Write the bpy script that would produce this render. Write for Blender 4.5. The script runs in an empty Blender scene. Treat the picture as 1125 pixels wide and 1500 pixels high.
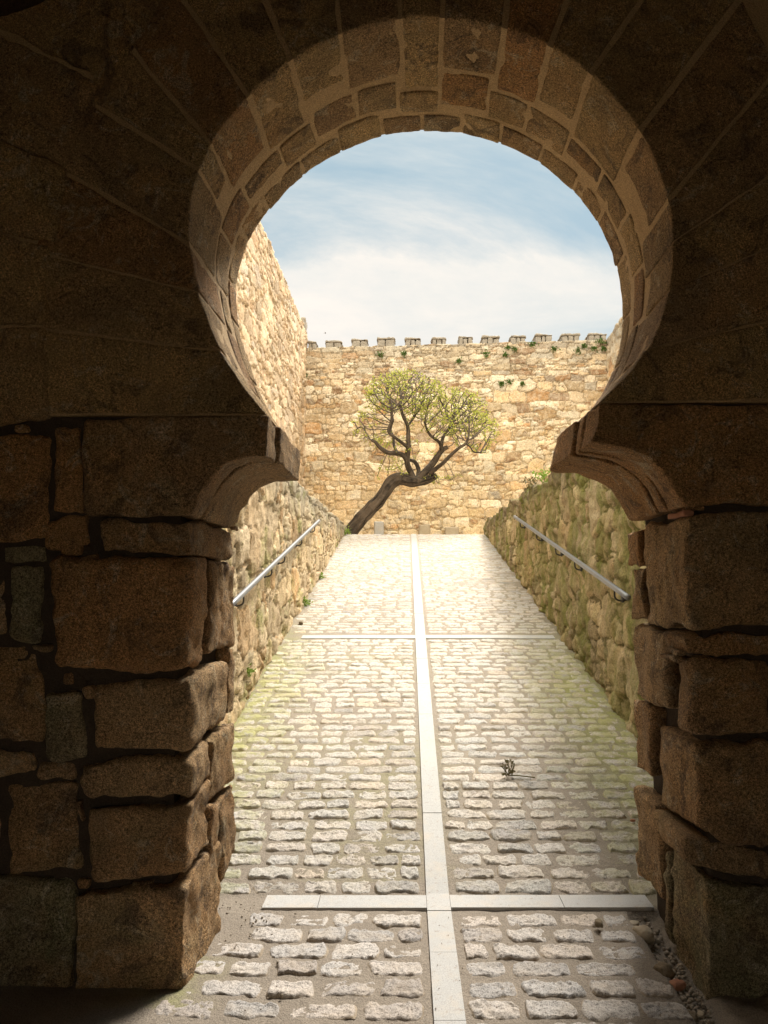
import bpy, math, random
import numpy as np
random.seed(7); RNG = np.random.default_rng(7)
sc = bpy.context.scene
COL = sc.collection
# ------------------------------------------------------------------ camera model
F = 1100.0; PITCH = math.atan(100/1100); CZ = 1.6
cp, sp = math.cos(PITCH), math.sin(PITCH)
AX = 33.5/1100            # the passage and the ramp run a little to the right of the view
def ray(x, y):
    a = (x-562.5)/F; b = (750-y)/F
    return a, cp-b*sp, sp+b*cp
def atY(x, y, Y):
    a, b, c = ray(x, y); t = Y/b
    return np.array([a*t, Y, CZ+c*t])
def sz(x, y, Y):          # lateral / height in the sheared passage frame
    p = atY(x, y, Y); return p[0]-AX*Y, p[2]
def W(s, Y, z): return np.array([s+AX*Y, Y, z])
RY0 = 3.97; SLOPE = 0.2047; CREST = 16.74; ZC = SLOPE*(CREST-RY0)
def rampz(Y): return np.where(Y < RY0, 0.0, np.where(Y > CREST, ZC, SLOPE*(Y-RY0)))
def onroad(x, y):
    a, b, c = ray(x, y)
    t = -CZ/c if c < 0 else 1e9
    if t*b <= RY0: return np.array([a*t, b*t, 0.0])
    t = (-SLOPE*RY0-CZ)/(c-SLOPE*b)
    return np.array([a*t, b*t, CZ+c*t])
GF, GB = 3.10, 3.88       # front and back plane of the gateway

# ------------------------------------------------------------------ numpy noise
def _h(i, j, k, s):
    n = (i*374761393 + j*668265263 + k*2147483647 + s*974711) & 0xffffffff
    n = ((n ^ (n >> 13))*1274126177) & 0xffffffff
    n = ((n ^ (n >> 16))*2246822519) & 0xffffffff
    return ((n ^ (n >> 15)) & 0xffffff)/float(0xffffff)
def vnoise(p, s=0):
    p = np.asarray(p, float); f = np.floor(p); t = p-f; t = t*t*(3-2*t); I = f.astype(np.int64)
    r = 0
    for dx in (0, 1):
        for dy in (0, 1):
            for dz in (0, 1):
                w = (t[..., 0] if dx else 1-t[..., 0])*(t[..., 1] if dy else 1-t[..., 1])*(t[..., 2] if dz else 1-t[..., 2])
                r = r + w*_h(I[..., 0]+dx, I[..., 1]+dy, I[..., 2]+dz, s)
    return r*2-1
def fbm(p, sc_, oct=4, s=0, gain=.5):
    r = 0; a = 1; tot = 0; p = np.asarray(p, float)*sc_
    for o in range(oct):
        r = r + a*vnoise(p+17.3*o, s+o); tot += a; a *= gain; p = p*2.03
    return r/tot

# ------------------------------------------------------------------ object helpers
def mesh_obj(name, V, Fc, mat, parent=None, col=None, smooth=True):
    me = bpy.data.meshes.new(name)
    V = np.asarray(V, np.float32)
    if isinstance(Fc, np.ndarray):
        n = len(Fc); k = Fc.shape[1]
        me.vertices.add(len(V)); me.vertices.foreach_set('co', V.ravel())
        me.loops.add(n*k); me.loops.foreach_set('vertex_index', Fc.astype(np.int32).ravel())
        me.polygons.add(n); me.polygons.foreach_set('loop_start', np.arange(0, n*k, k, dtype=np.int32))
        me.update(calc_edges=True)
    else:
        me.from_pydata([tuple(v) for v in V.tolist()], [], [tuple(f) for f in Fc])
    me.validate()
    me.polygons.foreach_set('use_smooth', [bool(smooth)]*len(me.polygons))
    if col is not None:
        at = me.attributes.new('Col', 'FLOAT_COLOR', 'POINT')
        c = np.ones((len(V), 4), np.float32); c[:, :col.shape[1]] = col
        at.data.foreach_set('color', c.ravel())
    me.update()
    o = bpy.data.objects.new(name, me); COL.objects.link(o)
    if mat: me.materials.append(mat)
    if parent is not None: o.parent = parent
    return o
def tag(o, label=None, cat=None, group=None, kind=None):
    if label: o['label'] = label
    if cat: o['category'] = cat
    if group: o['group'] = group
    if kind: o['kind'] = kind
    return o
def empty(name, label, cat, group=None, loc=(0, 0, 0)):
    o = bpy.data.objects.new(name, None); COL.objects.link(o)
    o.empty_display_size = .1
    return tag(o, label, cat, group)

class MB:
    def __init__(s): s.V = []; s.F = []; s.C = []; s.n = 0
    def add(s, V, Fc, c=None):
        V = np.asarray(V, float); Fc = np.asarray(Fc)
        s.V.append(V); s.F.append(Fc+s.n); s.n += len(V)
        if c is not None: s.C.append(np.asarray(c, float))
    def build(s, name, mat, parent=None, smooth=True):
        V = np.concatenate(s.V); Fc = np.concatenate(s.F)
        return mesh_obj(name, V, Fc, mat, parent, np.concatenate(s.C) if s.C else None, smooth)

def normals(V, Fq):
    a = V[Fq[:, 2]]-V[Fq[:, 0]]; b = V[Fq[:, 3]]-V[Fq[:, 1]]
    n = np.cross(a, b); N = np.zeros_like(V)
    for k in range(4): np.add.at(N, Fq[:, k], n)
    return N/np.maximum(np.linalg.norm(N, axis=1, keepdims=True), 1e-9)

_cache = {}
def lattice(na, nb, nc):
    key = (na, nb, nc)
    if key in _cache: return _cache[key]
    idx = {}; pts = []; fs = []
    def vid(p):
        if p not in idx: idx[p] = len(pts); pts.append(p)
        return idx[p]
    n = (na, nb, nc)
    for ax in range(3):
        u, v = (ax+1) % 3, (ax+2) % 3
        for side in (0, n[ax]):
            for i in range(n[u]):
                for j in range(n[v]):
                    q = []
                    for di, dj in ((0, 0), (1, 0), (1, 1), (0, 1)):
                        p = [0, 0, 0]; p[ax] = side; p[u] = i+di; p[v] = j+dj; q.append(vid(tuple(p)))
                    if side == 0: q.reverse()
                    fs.append(q)
    r = (np.array(pts, float)/np.array(n)*2-1, np.array(fs)); _cache[key] = r
    return r

def resample(poly, t):
    poly = np.asarray(poly, float)
    d = np.r_[0, np.cumsum(np.linalg.norm(np.diff(poly, axis=0), axis=1))]; d /= max(d[-1], 1e-9)
    return np.stack([np.interp(t, d, poly[:, k]) for k in range(poly.shape[1])], -1)

def ruled(A, B, Y0, Y1, r=.02, amp=.006, res=.022, seed=0, nscale=6., byindex=False, low=0.012, dyA=(0, 0), rough=1., wob=.009):
    """rounded, weathered block: polylines A (v=-1) and B (v=+1) in the (s,z) frame, swept from Y0 to Y1"""
    A = np.asarray(A, float); B = np.asarray(B, float)
    LA = np.linalg.norm(np.diff(A, axis=0), axis=1).sum(); LB = np.linalg.norm(np.diff(B, axis=0), axis=1).sum()
    hx = (LA+LB)/4; hv = (np.linalg.norm(A[0]-B[0])+np.linalg.norm(A[-1]-B[-1])+np.linalg.norm(A[len(A)//2]-B[len(B)//2]))/6; hw = (Y1-Y0)/2
    n = [int(max(4, min(46, round(2*h/res)))) for h in (hx, hv, hw)]
    P, Fq = lattice(*n)
    P = P.copy()
    # crowd the grid towards the edges
    for k in range(3): P[:, k] = np.sin(P[:, k]*math.pi/2)*.45+P[:, k]*.55
    h = np.array([hx, hv, hw]); rr = min(r, .9*h.min())
    X = P*h; q = np.clip(X, -(h-rr), h-rr); d = X-q; L = np.linalg.norm(d, axis=1, keepdims=True)
    X = np.where(L > 1e-9, q+d/np.maximum(L, 1e-9)*rr, X); N = X/h
    t = (N[:, 0]+1)/2
    if byindex:
        ti = t*(len(A)-1)
        a = np.stack([np.interp(ti, np.arange(len(A)), A[:, k]) for k in (0, 1)], -1)
        b = np.stack([np.interp(ti, np.arange(len(B)), B[:, k]) for k in (0, 1)], -1)
    else: a = resample(A, t); b = resample(B, t)
    v = ((N[:, 1]+1)/2)[:, None]
    c = a*(1-v)+b*v
    Y = Y0+(N[:, 2]+1)/2*(Y1-Y0)
    V = np.stack([c[:, 0]+AX*Y, Y, c[:, 1]], -1)
    wb = wob*np.stack([vnoise(V*7., seed+21)+.5*vnoise(V*19., seed+22), .5*vnoise(V*7., seed+23), vnoise(V*7., seed+25)+.5*vnoise(V*19., seed+26)], -1)
    V = V+wb
    Nn = normals(V, Fq)
    # orientation check
    ctr = V.mean(0)
    if ((V-ctr)*Nn).sum() < 0: Fq = Fq[:, ::-1]; Nn = -Nn
    dsp = low*fbm(V, 5., 2, seed+3)+amp*fbm(V, 22., 3, seed+9, .6)*rough
    V = V+Nn*dsp[:, None]
    return V, Fq

# ------------------------------------------------------------------ materials
def new_mat(name):
    m = bpy.data.materials.new(name); m.use_nodes = True
    nt = m.node_tree; b = nt.nodes['Principled BSDF']; b.inputs['Roughness'].default_value = .9
    b.inputs['Specular IOR Level'].default_value = .25
    return m, nt, b
class G:
    def __init__(s, nt): s.nt = nt
    def n(s, t, **k):
        x = s.nt.nodes.new(t)
        for a, v in k.items(): setattr(x, a, v)
        return x
    def l(s, a, b): s.nt.links.new(a, b)
    def pos(s): return s.n('ShaderNodeNewGeometry').outputs['Position']
    def noise(s, scale, detail=4, rough=.55, vec=None, dist=0):
        x = s.n('ShaderNodeTexNoise'); x.inputs['Scale'].default_value = scale; x.inputs['Detail'].default_value = detail
        x.inputs['Roughness'].default_value = rough; x.inputs['Distortion'].default_value = dist
        s.l(vec if vec is not None else s.pos(), x.inputs['Vector']); return x.outputs['Fac']
    def ramp(s, fac, stops, interp='LINEAR'):
        x = s.n('ShaderNodeValToRGB'); cr = x.color_ramp; cr.interpolation = interp
        while len(cr.elements) < len(stops): cr.elements.new(.5)
        for e, (p, c) in zip(cr.elements, stops):
            e.position = p; e.color = (c, c, c, 1) if isinstance(c, (int, float)) else (*c, 1)
        s.l(fac, x.inputs['Fac']); return x.outputs['Color']
    def mix(s, fac, a, b, mode='MIX'):
        x = s.n('ShaderNodeMix', data_type='RGBA', blend_type=mode)
        for sock, v in ((x.inputs['Factor'], fac), (x.inputs[6], a), (x.inputs[7], b)):
            if isinstance(v, (int, float)):
                sock.default_value = v if sock.type == 'VALUE' else (v, v, v, 1)
            elif isinstance(v, tuple): sock.default_value = (*v, 1)
            else: s.l(v, sock)
        return x.outputs[2]
    def math(s, op, a, b=None, clamp=False):
        x = s.n('ShaderNodeMath', operation=op, use_clamp=clamp)
        for i, v in enumerate((a, b)):
            if v is None: continue
            if isinstance(v, (int, float)): x.inputs[i].default_value = v
            else: s.l(v, x.inputs[i])
        return x.outputs[0]
    def bump(s, h, strength, dist, prev=None):
        x = s.n('ShaderNodeBump'); x.inputs['Strength'].default_value = strength; x.inputs['Distance'].default_value = dist
        s.l(h, x.inputs['Height'])
        if prev is not None: s.l(prev, x.inputs['Normal'])
        return x.outputs['Normal']
    def objrand(s): return s.n('ShaderNodeObjectInfo').outputs['Random']
    def attr(s, name='Col'):
        x = s.n('ShaderNodeAttribute'); x.attribute_name = name
        y = s.n('ShaderNodeSeparateColor'); s.l(x.outputs['Color'], y.inputs[0]); return y.outputs

def granite_block(name, cA, cB, cC, grain=1., green=.0):
    """coarse weathered granite of the gateway"""
    m, nt, b = new_mat(name); g = G(nt)
    r = g.objrand()
    base = g.ramp(r, [(0, cA), (.5, cB), (1, cC)])
    big = g.noise(3.5, 5, .6)
    c = g.mix(g.ramp(big, [(.3, 0), (.7, 1)]), g.mix(.4, base, (.22, .135, .07)), base)
    rust = g.noise(2.1, 3, .6, dist=.6)
    c = g.mix(g.math('MULTIPLY', g.ramp(rust, [(.5, 0), (.72, 1)]), .4), c, (.50, .25, .085))
    pale = g.noise(5.3, 4, .65, dist=.4)
    c = g.mix(g.math('MULTIPLY', g.ramp(pale, [(.56, 0), (.75, 1)]), .35), c, (.52, .42, .28))
    sepz = g.n('ShaderNodeSeparateXYZ'); g.l(g.pos(), sepz.inputs[0])
    gm = g.noise(3., 4, .6, dist=.7)
    gg = g.math('MULTIPLY', g.ramp(gm, [(.48, 0), (.66, 1)]), g.ramp(sepz.outputs[2], [(.0, .75), (1., .3)]))
    c = g.mix(g.math('MULTIPLY', gg, .7+green), c, (.17, .18, .09))
    st = g.noise(1.6, 4, .65, dist=1.0)
    c = g.mix(g.math('MULTIPLY', g.ramp(st, [(.5, 0), (.62, 1)]), .35), c, (.13, .085, .055))
    lich = g.noise(7.5, 6, .75, dist=1.2)
    c = g.mix(g.math('MULTIPLY', g.ramp(lich, [(.55, 0), (.63, 1)]), .45), c, (.58, .50, .36))
    dk = g.noise(4.2, 6, .72, dist=1.6)
    c = g.mix(g.math('MULTIPLY', g.ramp(dk, [(.54, 0), (.62, 1)]), .6), c, (.10, .07, .05))
    sp1 = g.noise(105*grain, 5, .8)
    spk = g.ramp(sp1, [(.36, .2), (.47, .85), (.62, 1.8)])
    spk = g.mix(g.ramp(g.noise(6, 3, .6), [(.3, .45), (.6, 1.)]), (1., 1., 1.), spk)
    c = g.mix(1., c, spk, 'MULTIPLY')
    sp2 = g.noise(260*grain, 2, .6)
    c = g.mix(1., c, g.ramp(sp2, [(.36, .4), (.5, 1.0), (.66, 1.4)]), 'MULTIPLY')
    g.l(c, b.inputs['Base Color'])
    n1 = g.bump(g.noise(30, 6, .75), .9, .03)
    n2 = g.bump(g.noise(110*grain, 4, .75), 1., .012, n1)
    g.l(n2, b.inputs['Normal'])
    return m
M = {}
M['gate'] = granite_block('gateway_granite', (.54, .285, .115), (.43, .255, .12), (.52, .34, .175))
M['arch'] = granite_block('arch_granite', (.60, .40, .185), (.53, .35, .165), (.46, .30, .15), 1.05)
M['green'] = granite_block('green_granite', (.30, .255, .15), (.27, .235, .14), (.33, .28, .165), 1., .2)

def mortar_mat(name, c1, c2, sc_=14):
    m, nt, b = new_mat(name); g = G(nt)
    c = g.mix(g.noise(sc_, 5, .65), c1, c2)
    c = g.mix(1., c, g.ramp(g.noise(170, 3, .7), [(.36, .6), (.62, 1.25)]), 'MULTIPLY')
    g.l(c, b.inputs['Base Color'])
    g.l(g.bump(g.noise(70, 5, .75), .8, .01, g.bump(g.noise(16, 4, .6), .6, .03)), b.inputs['Normal'])
    return m
M['mortar'] = mortar_mat('arch_mortar', (.50, .35, .19), (.42, .28, .15))
M['core'] = mortar_mat('core_rubble', (.075, .05, .035), (.04, .03, .02))
M['plaster'] = mortar_mat('passage_plaster', (.17, .105, .06), (.13, .085, .05), 3)

def rubble_mat(name, stops, mortar, mort2, top=None, moss=None, grain=60, stain=.4, ztop=None, low=None, crack=.0):
    """Col.r picks the stone's colour, Col.g is stone(1)/joint(0), Col.b value variation"""
    m, nt, b = new_mat(name); g = G(nt)
    a = g.attr()
    c = g.ramp(a[0], stops)
    c = g.mix(1., c, g.ramp(a[2], [(0, .68), (1, 1.2)]), 'MULTIPLY')
    # colour varies inside each stone
    c = g.mix(g.math('MULTIPLY', g.ramp(g.noise(9, 4, .65, dist=.5), [(.45, 0), (.7, 1)]), .5), c, stops[len(stops)//2][1])
    mo = g.mix(g.noise(4, 4, .6), mortar, mort2)
    # joint width breaks up
    e = g.math('ADD', a[1], g.math('MULTIPLY', g.math('SUBTRACT', g.noise(26, 3, .6), .5), .7))
    c = g.mix(g.ramp(e, [(.25, 0), (.5, 1)]), mo, c)
    s = g.noise(1.1, 5, .65, dist=.8)
    c = g.mix(1., c, g.ramp(s, [(.3, 1-stain), (.6, 1.05)]), 'MULTIPLY')
    sx = g.n('ShaderNodeSeparateXYZ'); g.l(g.pos(), sx.inputs[0])
    if low:
        z0, z1, lc, amt = low
        mr = g.n('ShaderNodeMapRange'); g.l(sx.outputs[2], mr.inputs[0]); mr.inputs[1].default_value = z0; mr.inputs[2].default_value = z1; mr.inputs[3].default_value = 1; mr.inputs[4].default_value = 0
        f = g.math('MULTIPLY', mr.outputs[0], g.ramp(g.noise(3.2, 5, .7, dist=.6), [(.4, 0), (.55, 1)]))
        c = g.mix(g.math('MULTIPLY', f, amt), c, lc)
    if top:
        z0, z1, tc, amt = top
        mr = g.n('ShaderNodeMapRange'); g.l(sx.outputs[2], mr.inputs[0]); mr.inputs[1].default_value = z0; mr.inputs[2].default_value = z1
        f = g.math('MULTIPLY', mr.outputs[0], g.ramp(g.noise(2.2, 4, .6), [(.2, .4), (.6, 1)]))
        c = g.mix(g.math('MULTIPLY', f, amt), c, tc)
    if moss:
        mc, lo, hi, amt, mscale, stretch = moss
        mp = g.n('ShaderNodeMapping'); g.l(g.pos(), mp.inputs[0]); mp.inputs['Scale'].default_value = stretch
        f = g.ramp(g.noise(mscale, 5, .68, mp.outputs[0], .6), [(lo, 0), (hi, 1)])
        c = g.mix(g.math('MULTIPLY', f, amt), c, mc)
    c = g.mix(1., c, g.ramp(g.noise(grain, 4, .7), [(.33, .62), (.5, 1), (.66, 1.2)]), 'MULTIPLY')
    g.l(c, b.inputs['Base Color'])
    n1 = g.bump(g.noise(14, 5, .7), .7, .05)
    n2 = g.bump(g.noise(grain, 4, .75), .7, .012, n1)
    g.l(n2, b.inputs['Normal'])
    return m
warm = [(0, (.80, .71, .56)), (.16, (.72, .57, .38)), (.32, (.58, .42, .25)), (.46, (.70, .56, .39)), (.62, (.80, .71, .57)), (.76, (.60, .43, .24)), (.84, (.52, .29, .13)), (.92, (.33, .20, .11)), (1, (.44, .38, .30))]
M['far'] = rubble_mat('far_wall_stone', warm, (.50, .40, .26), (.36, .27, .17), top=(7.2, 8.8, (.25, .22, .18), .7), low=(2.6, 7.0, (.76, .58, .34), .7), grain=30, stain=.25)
M['left'] = rubble_mat('left_wall_stone', [(0, (.70, .57, .41)), (.3, (.60, .44, .28)), (.6, (.67, .52, .36)), (.85, (.50, .33, .19)), (1, (.68, .58, .46))], (.30, .22, .13), (.20, .14, .08), grain=35, stain=.25)
M['retl'] = rubble_mat('ramp_wall_stone', [(0, (.54, .44, .29)), (.3, (.54, .40, .23)), (.6, (.60, .48, .32)), (.85, (.52, .33, .16)), (1, (.46, .38, .27))], (.22, .18, .11), (.17, .15, .08), top=(2.35, 2.75, (.27, .25, .20), .75), moss=((.27, .29, .08), .54, .70, .6, 2.2, (1, 1, 1)), grain=60, stain=.3)
M['retr'] = rubble_mat('mossy_ramp_wall_stone', [(0, (.56, .45, .28)), (.3, (.50, .37, .20)), (.6, (.44, .34, .20)), (.85, (.38, .26, .13)), (1, (.42, .34, .22))], (.26, .20, .10), (.16, .13, .06), moss=((.16, .17, .035), .42, .62, .85, 3.4, (1, 1, .22)), grain=60, stain=.45, top=(2.55, 2.8, (.16, .13, .09), .8))
M['merlon'] = mortar_mat('merlon_stone', (.36, .32, .27), (.22, .195, .165), 7)

def sett_mat():
    m, nt, b = new_mat('granite_setts'); g = G(nt); a = g.attr()
    c = g.ramp(a[0], [(0, (.35, .33, .315)), (.3, (.50, .46, .425)), (.6, (.43, .41, .395)), (.8, (.52, .455, .40)), (.92, (.31, .29, .28)), (1, (.48, .40, .33))])
    c = g.mix(1., c, g.ramp(g.noise(85, 4, .75), [(.36, .42), (.45, .95), (.62, 1.15)]), 'MULTIPLY')
    c = g.mix(1., c, g.ramp(g.noise(300, 2, .6), [(.36, .45), (.47, 1.0), (.66, 1.15)]), 'MULTIPLY')
    c = g.mix(g.math('MULTIPLY', g.ramp(g.noise(7, 4, .6), [(.45, 0), (.7, 1)]), .35), c, (.50, .40, .29))
    # sand clings to the low rim
    c = g.mix(g.ramp(a[1], [(.15, .9), (.5, 0)]), c, (.36, .29, .21))
    c = g.mix(g.math('MULTIPLY', a[2], g.ramp(g.noise(9, 5, .7), [(.38, 0), (.56, .9)])), c, (.33, .32, .13))
    g.l(c, b.inputs['Base Color'])
    g.l(g.bump(g.noise(150, 4, .75), .8, .005, g.bump(g.noise(45, 4, .65), .8, .012)), b.inputs['Normal'])
    return m
def sand_mat():
    m, nt, b = new_mat('sandy_joints'); g = G(nt); a = g.attr()
    c = g.mix(g.noise(5, 5, .6), (.22, .185, .15), (.30, .255, .205))
    c = g.mix(g.math('MULTIPLY', a[2], g.ramp(g.noise(6, 5, .7), [(.4, .2), (.6, 1)])), c, (.27, .27, .10))
    c = g.mix(g.math('MULTIPLY', a[0], .85), c, (.41, .355, .285))
    c = g.mix(1., c, g.ramp(g.noise(220, 3, .75), [(.34, .5), (.5, 1), (.66, 1.25)]), 'MULTIPLY')
    g.l(c, b.inputs['Base Color'])
    g.l(g.bump(g.noise(120, 4, .8), .8, .006, g.bump(g.noise(30, 4, .65), .6, .015)), b.inputs['Normal'])
    return m
def slab_mat():
    m, nt, b = new_mat('pale_granite_slab'); g = G(nt)
    c = g.mix(g.noise(3, 4, .6), (.37, .37, .365), (.46, .445, .425))
    c = g.mix(1., c, g.ramp(g.noise(330, 2, .6), [(.36, .62), (.5, 1), (.66, 1.1)]), 'MULTIPLY')
    c = g.mix(g.math('MULTIPLY', g.ramp(g.noise(9, 5, .7), [(.5, 0), (.72, 1)]), .4), c, (.50, .41, .31))
    c = g.mix(g.ramp(g.noise(38, 4, .7), [(.6, 0), (.68, .6)]), c, (.25, .20, .15))
    g.l(c, b.inputs['Base Color']); b.inputs['Roughness'].default_value = .75
    g.l(g.bump(g.noise(200, 3, .7), .35, .003), b.inputs['Normal'])
    return m
M['sett'] = sett_mat(); M['sand'] = sand_mat(); M['slab'] = slab_mat()
def ground_mat():
    m, nt, b = new_mat('packed_earth'); g = G(nt)
    c = g.mix(g.noise(1.5, 6, .65), (.55, .47, .36), (.63, .56, .45))
    c = g.mix(1., c, g.ramp(g.noise(60, 4, .7), [(.35, .7), (.6, 1.1)]), 'MULTIPLY')
    g.l(c, b.inputs['Base Color']); g.l(g.bump(g.noise(40, 5, .7), .5, .02), b.inputs['Normal'])
    return m
M['ground'] = ground_mat()
def simple(name, c1, c2, scale, rough=.8, metal=0, bump=.3, bd=.004, gs=None):
    m, nt, b = new_mat(name); g = G(nt)
    g.l(g.mix(g.noise(scale, 4, .65), c1, c2), b.inputs['Base Color'])
    b.inputs['Roughness'].default_value = rough; b.inputs['Metallic'].default_value = metal
    g.l(g.bump(g.noise(gs or scale*4, 4, .7), bump, bd), b.inputs['Normal'])
    return m
M['steel'] = simple('brushed_steel', (.20, .205, .215), (.27, .275, .285), 22, .45, .6, .1, .001)
M['iron'] = simple('dark_bracket_iron', (.05, .05, .05), (.09, .08, .07), 30, .6, .5)
M['rock'] = simple('loose_rock', (.24, .18, .12), (.13, .11, .07), 20, .9, 0, .8, .01, 90)
M['brick'] = simple('fired_clay', (.40, .20, .12), (.30, .13, .08), 25, .9, 0, .7, .006, 110)
M['pale'] = simple('pale_stone', (.46, .39, .29), (.32, .26, .19), 16, .9, 0, .7, .01, 90)
M['grit'] = simple('grit', (.12, .10, .075), (.48, .41, .33), 60, .9)
def leafmat(name, c1, c2, tr=.4):
    m, nt, b = new_mat(name); g = G(nt)
    c = g.mix(g.noise(3.5, 4, .7), c1, c2)
    g.l(c, b.inputs['Base Color']); b.inputs['Roughness'].default_value = .6
    t = g.n('ShaderNodeBsdfTranslucent'); g.l(c, t.inputs[0])
    x = g.n('ShaderNodeMixShader'); x.inputs[0].default_value = tr
    g.l(b.outputs[0], x.inputs[1]); g.l(t.outputs[0], x.inputs[2])
    g.l(x.outputs[0], nt.nodes['Material Output'].inputs[0])
    return m
M['leaf'] = leafmat('spring_leaf', (.54, .54, .09), (.28, .32, .06), .5)
M['weed'] = leafmat('weed_leaf', (.10, .17, .03), (.06, .11, .02), .25)
M['grass'] = leafmat('grass_blade', (.24, .33, .05), (.15, .24, .04), .3)
M['dry'] = leafmat('dry_weed', (.16, .12, .05), (.08, .08, .03), .2)
def bark_mat(name, dk, lt, zs):
    m, nt, b = new_mat(name); g = G(nt)
    a = g.attr()
    v = g.n('ShaderNodeCombineXYZ'); g.l(a[0], v.inputs[0]); g.l(g.math('MULTIPLY', a[1], zs), v.inputs[1])
    f = g.noise(9, 5, .7, v.outputs[0], .6)
    c = g.ramp(f, [(.35, dk), (.62, lt)])
    g.l(c, b.inputs['Base Color']); g.l(g.bump(f, 1., .05, g.bump(g.noise(40, 4, .7), .5, .02)), b.inputs['Normal'])
    return m
M['bark'] = bark_mat('rough_bark', (.016, .012, .009), (.12, .09, .065), .3)
M['twig'] = simple('twig_bark', (.075, .06, .05), (.16, .13, .105), 3, .9)
M['bird'] = simple('dark_feathers', (.05, .05, .05), (.09, .08, .08), 8, .8)

# ------------------------------------------------------------------ gateway outline (front plane), from the photograph
prof_px = [(392, 607), (366, 578), (342, 545), (322, 512), (305, 474), (291, 430), (281, 385), (276, 350), (276, 318), (280, 285), (289, 252), (303, 218),
           (320, 192), (342, 163), (368, 135), (398, 107), (432, 82), (468, 62), (505, 44), (545, 32), (590, 25), (640, 23), (690, 28), (735, 38), (780, 53),
           (822, 75), (862, 103), (895, 135), (925, 170), (948, 207), (966, 246), (979, 290), (987, 335), (987, 375), (983, 415), (974, 455), (960, 490), (940, 525), (912, 558), (878, 588)]
PF = np.array([sz(x, y, GF) for x, y in prof_px])
_t = np.linspace(0, 1, 160)
PROF = resample(PF, _t)
for _ in range(6): PROF[1:-1] = (PROF[:-2]+2*PROF[1:-1]+PROF[2:])/4
def near_t(p):
    return int(np.argmin(((PROF-p)**2).sum(1)))
ARC0 = PROF.mean(0)
gate = empty('gateway', 'dark granite horseshoe archway framing the ramp, seen from inside its shaded passage', 'gateway')
# core: a ring between the opening and a big rectangle
def outward(P, d):
    T = np.gradient(P, axis=0); Nn = np.stack([-T[:, 1], T[:, 0]], -1); Nn /= np.linalg.norm(Nn, axis=1, keepdims=True)
    c = np.array([.1, 2.6]); sgn = np.sign(((P-c)*Nn).sum(1).sum())
    return P+Nn*d*sgn
XL, XR, ZT = -2.9, 3.1, 4.7
def rect_hit(p):
    c = np.array([.12, 2.3]); d = p-c; d = d/np.linalg.norm(d)
    ts = []
    if d[0] < 0: ts.append((XL-c[0])/d[0])
    if d[0] > 0: ts.append((XR-c[0])/d[0])
    if d[1] > 0: ts.append((ZT-c[1])/d[1])
    return c+d*min(ts)
_zs = (PROF[0, 1]+PROF[-1, 1])/2; _zt = PROF[:, 1].max(); _xr = PROF[:, 0].max(); _xl = PROF[:, 0].min()
KZ = (sz(640, 193, GB)[1]-_zs)/(_zt-_zs); _l2 = sz(347, 430, GB)[0]; _r2 = sz(911, 430, GB)[0]
print('taper', KZ, _xl, _l2, _xr, _r2)
def taper(V):
    V = V.copy(); t = np.clip((V[:, 1]-GF)/(GB-GF), 0, 1.02); S = V[:, 0]-AX*V[:, 1]
    k = np.clip((V[:, 2]-_zs)/.35, 0, 1); k = k*k*(3-2*k)*t
    S2 = _l2+(S-_xl)*(_r2-_l2)/(_xr-_xl)
    V[:, 0] += (S2-S)*k; V[:, 2] += (np.maximum(V[:, 2]-_zs, 0)*(KZ-1))*t
    return V
inner = outward(PROF, .0045)
iL, iR = 0, len(PROF)-1
A = inner; B = np.array([rect_hit(p) for p in PROF])
# keep the springing rows level
B[0] = (XL, PROF[0, 1]); B[-1] = (XR, PROF[-1, 1])
zL, zR = PROF[0, 1], PROF[-1, 1]
B[:, 1] = np.where(PROF[:, 0] < 0, np.maximum(B[:, 1], zL+(B[:, 1]-zL)*0), B[:, 1])
for i in range(1, 160):   # monotone left side
    if B[i, 0] <= XL+1e-6: B[i, 1] = max(B[i, 1], B[i-1, 1]+.002, zL)
for i in range(158, -1, -1):
    if B[i, 0] >= XR-1e-6: B[i, 1] = max(B[i, 1], B[i+1, 1]+.002, zR)
def sweep(A, B, Y0, Y1, sub=8):
    """plain swept strip between two polylines, all faces"""
    n = len(A); V = []; Fc = []
    for i in range(n):
        for j in range(sub+1):
            c = A[i]*(1-j/sub)+B[i]*(j/sub)
            V.append(W(c[0], Y0, c[1]))
    m = n*(sub+1)
    for i in range(n):
        for j in range(sub+1):
            c = A[i]*(1-j/sub)+B[i]*(j/sub)
            V.append(W(c[0], Y1, c[1]))
    k = sub+1
    for i in range(n-1):
        for j in range(sub):
            a = i*k+j; Fc.append((a, a+1, a+k+1, a+k)); Fc.append((m+a, m+a+k, m+a+k+1, m+a+1))
        a = i*k; Fc.append((a, a+k, m+a+k, m+a)); a = i*k+sub; Fc.append((a, m+a, m+a+k, a+k))
    for j in range(sub):
        a = j; Fc.append((a, m+a, m+a+1, a+1)); a = (n-1)*k+j; Fc.append((a, a+1, m+a+1, m+a))
    return np.array(V), np.array(Fc)
V, Fq = sweep(A, B, GF+.012, GB-.01, 10)
arch = mesh_obj('arch', taper(V), Fq, M['mortar'], gate, smooth=False)
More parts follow.
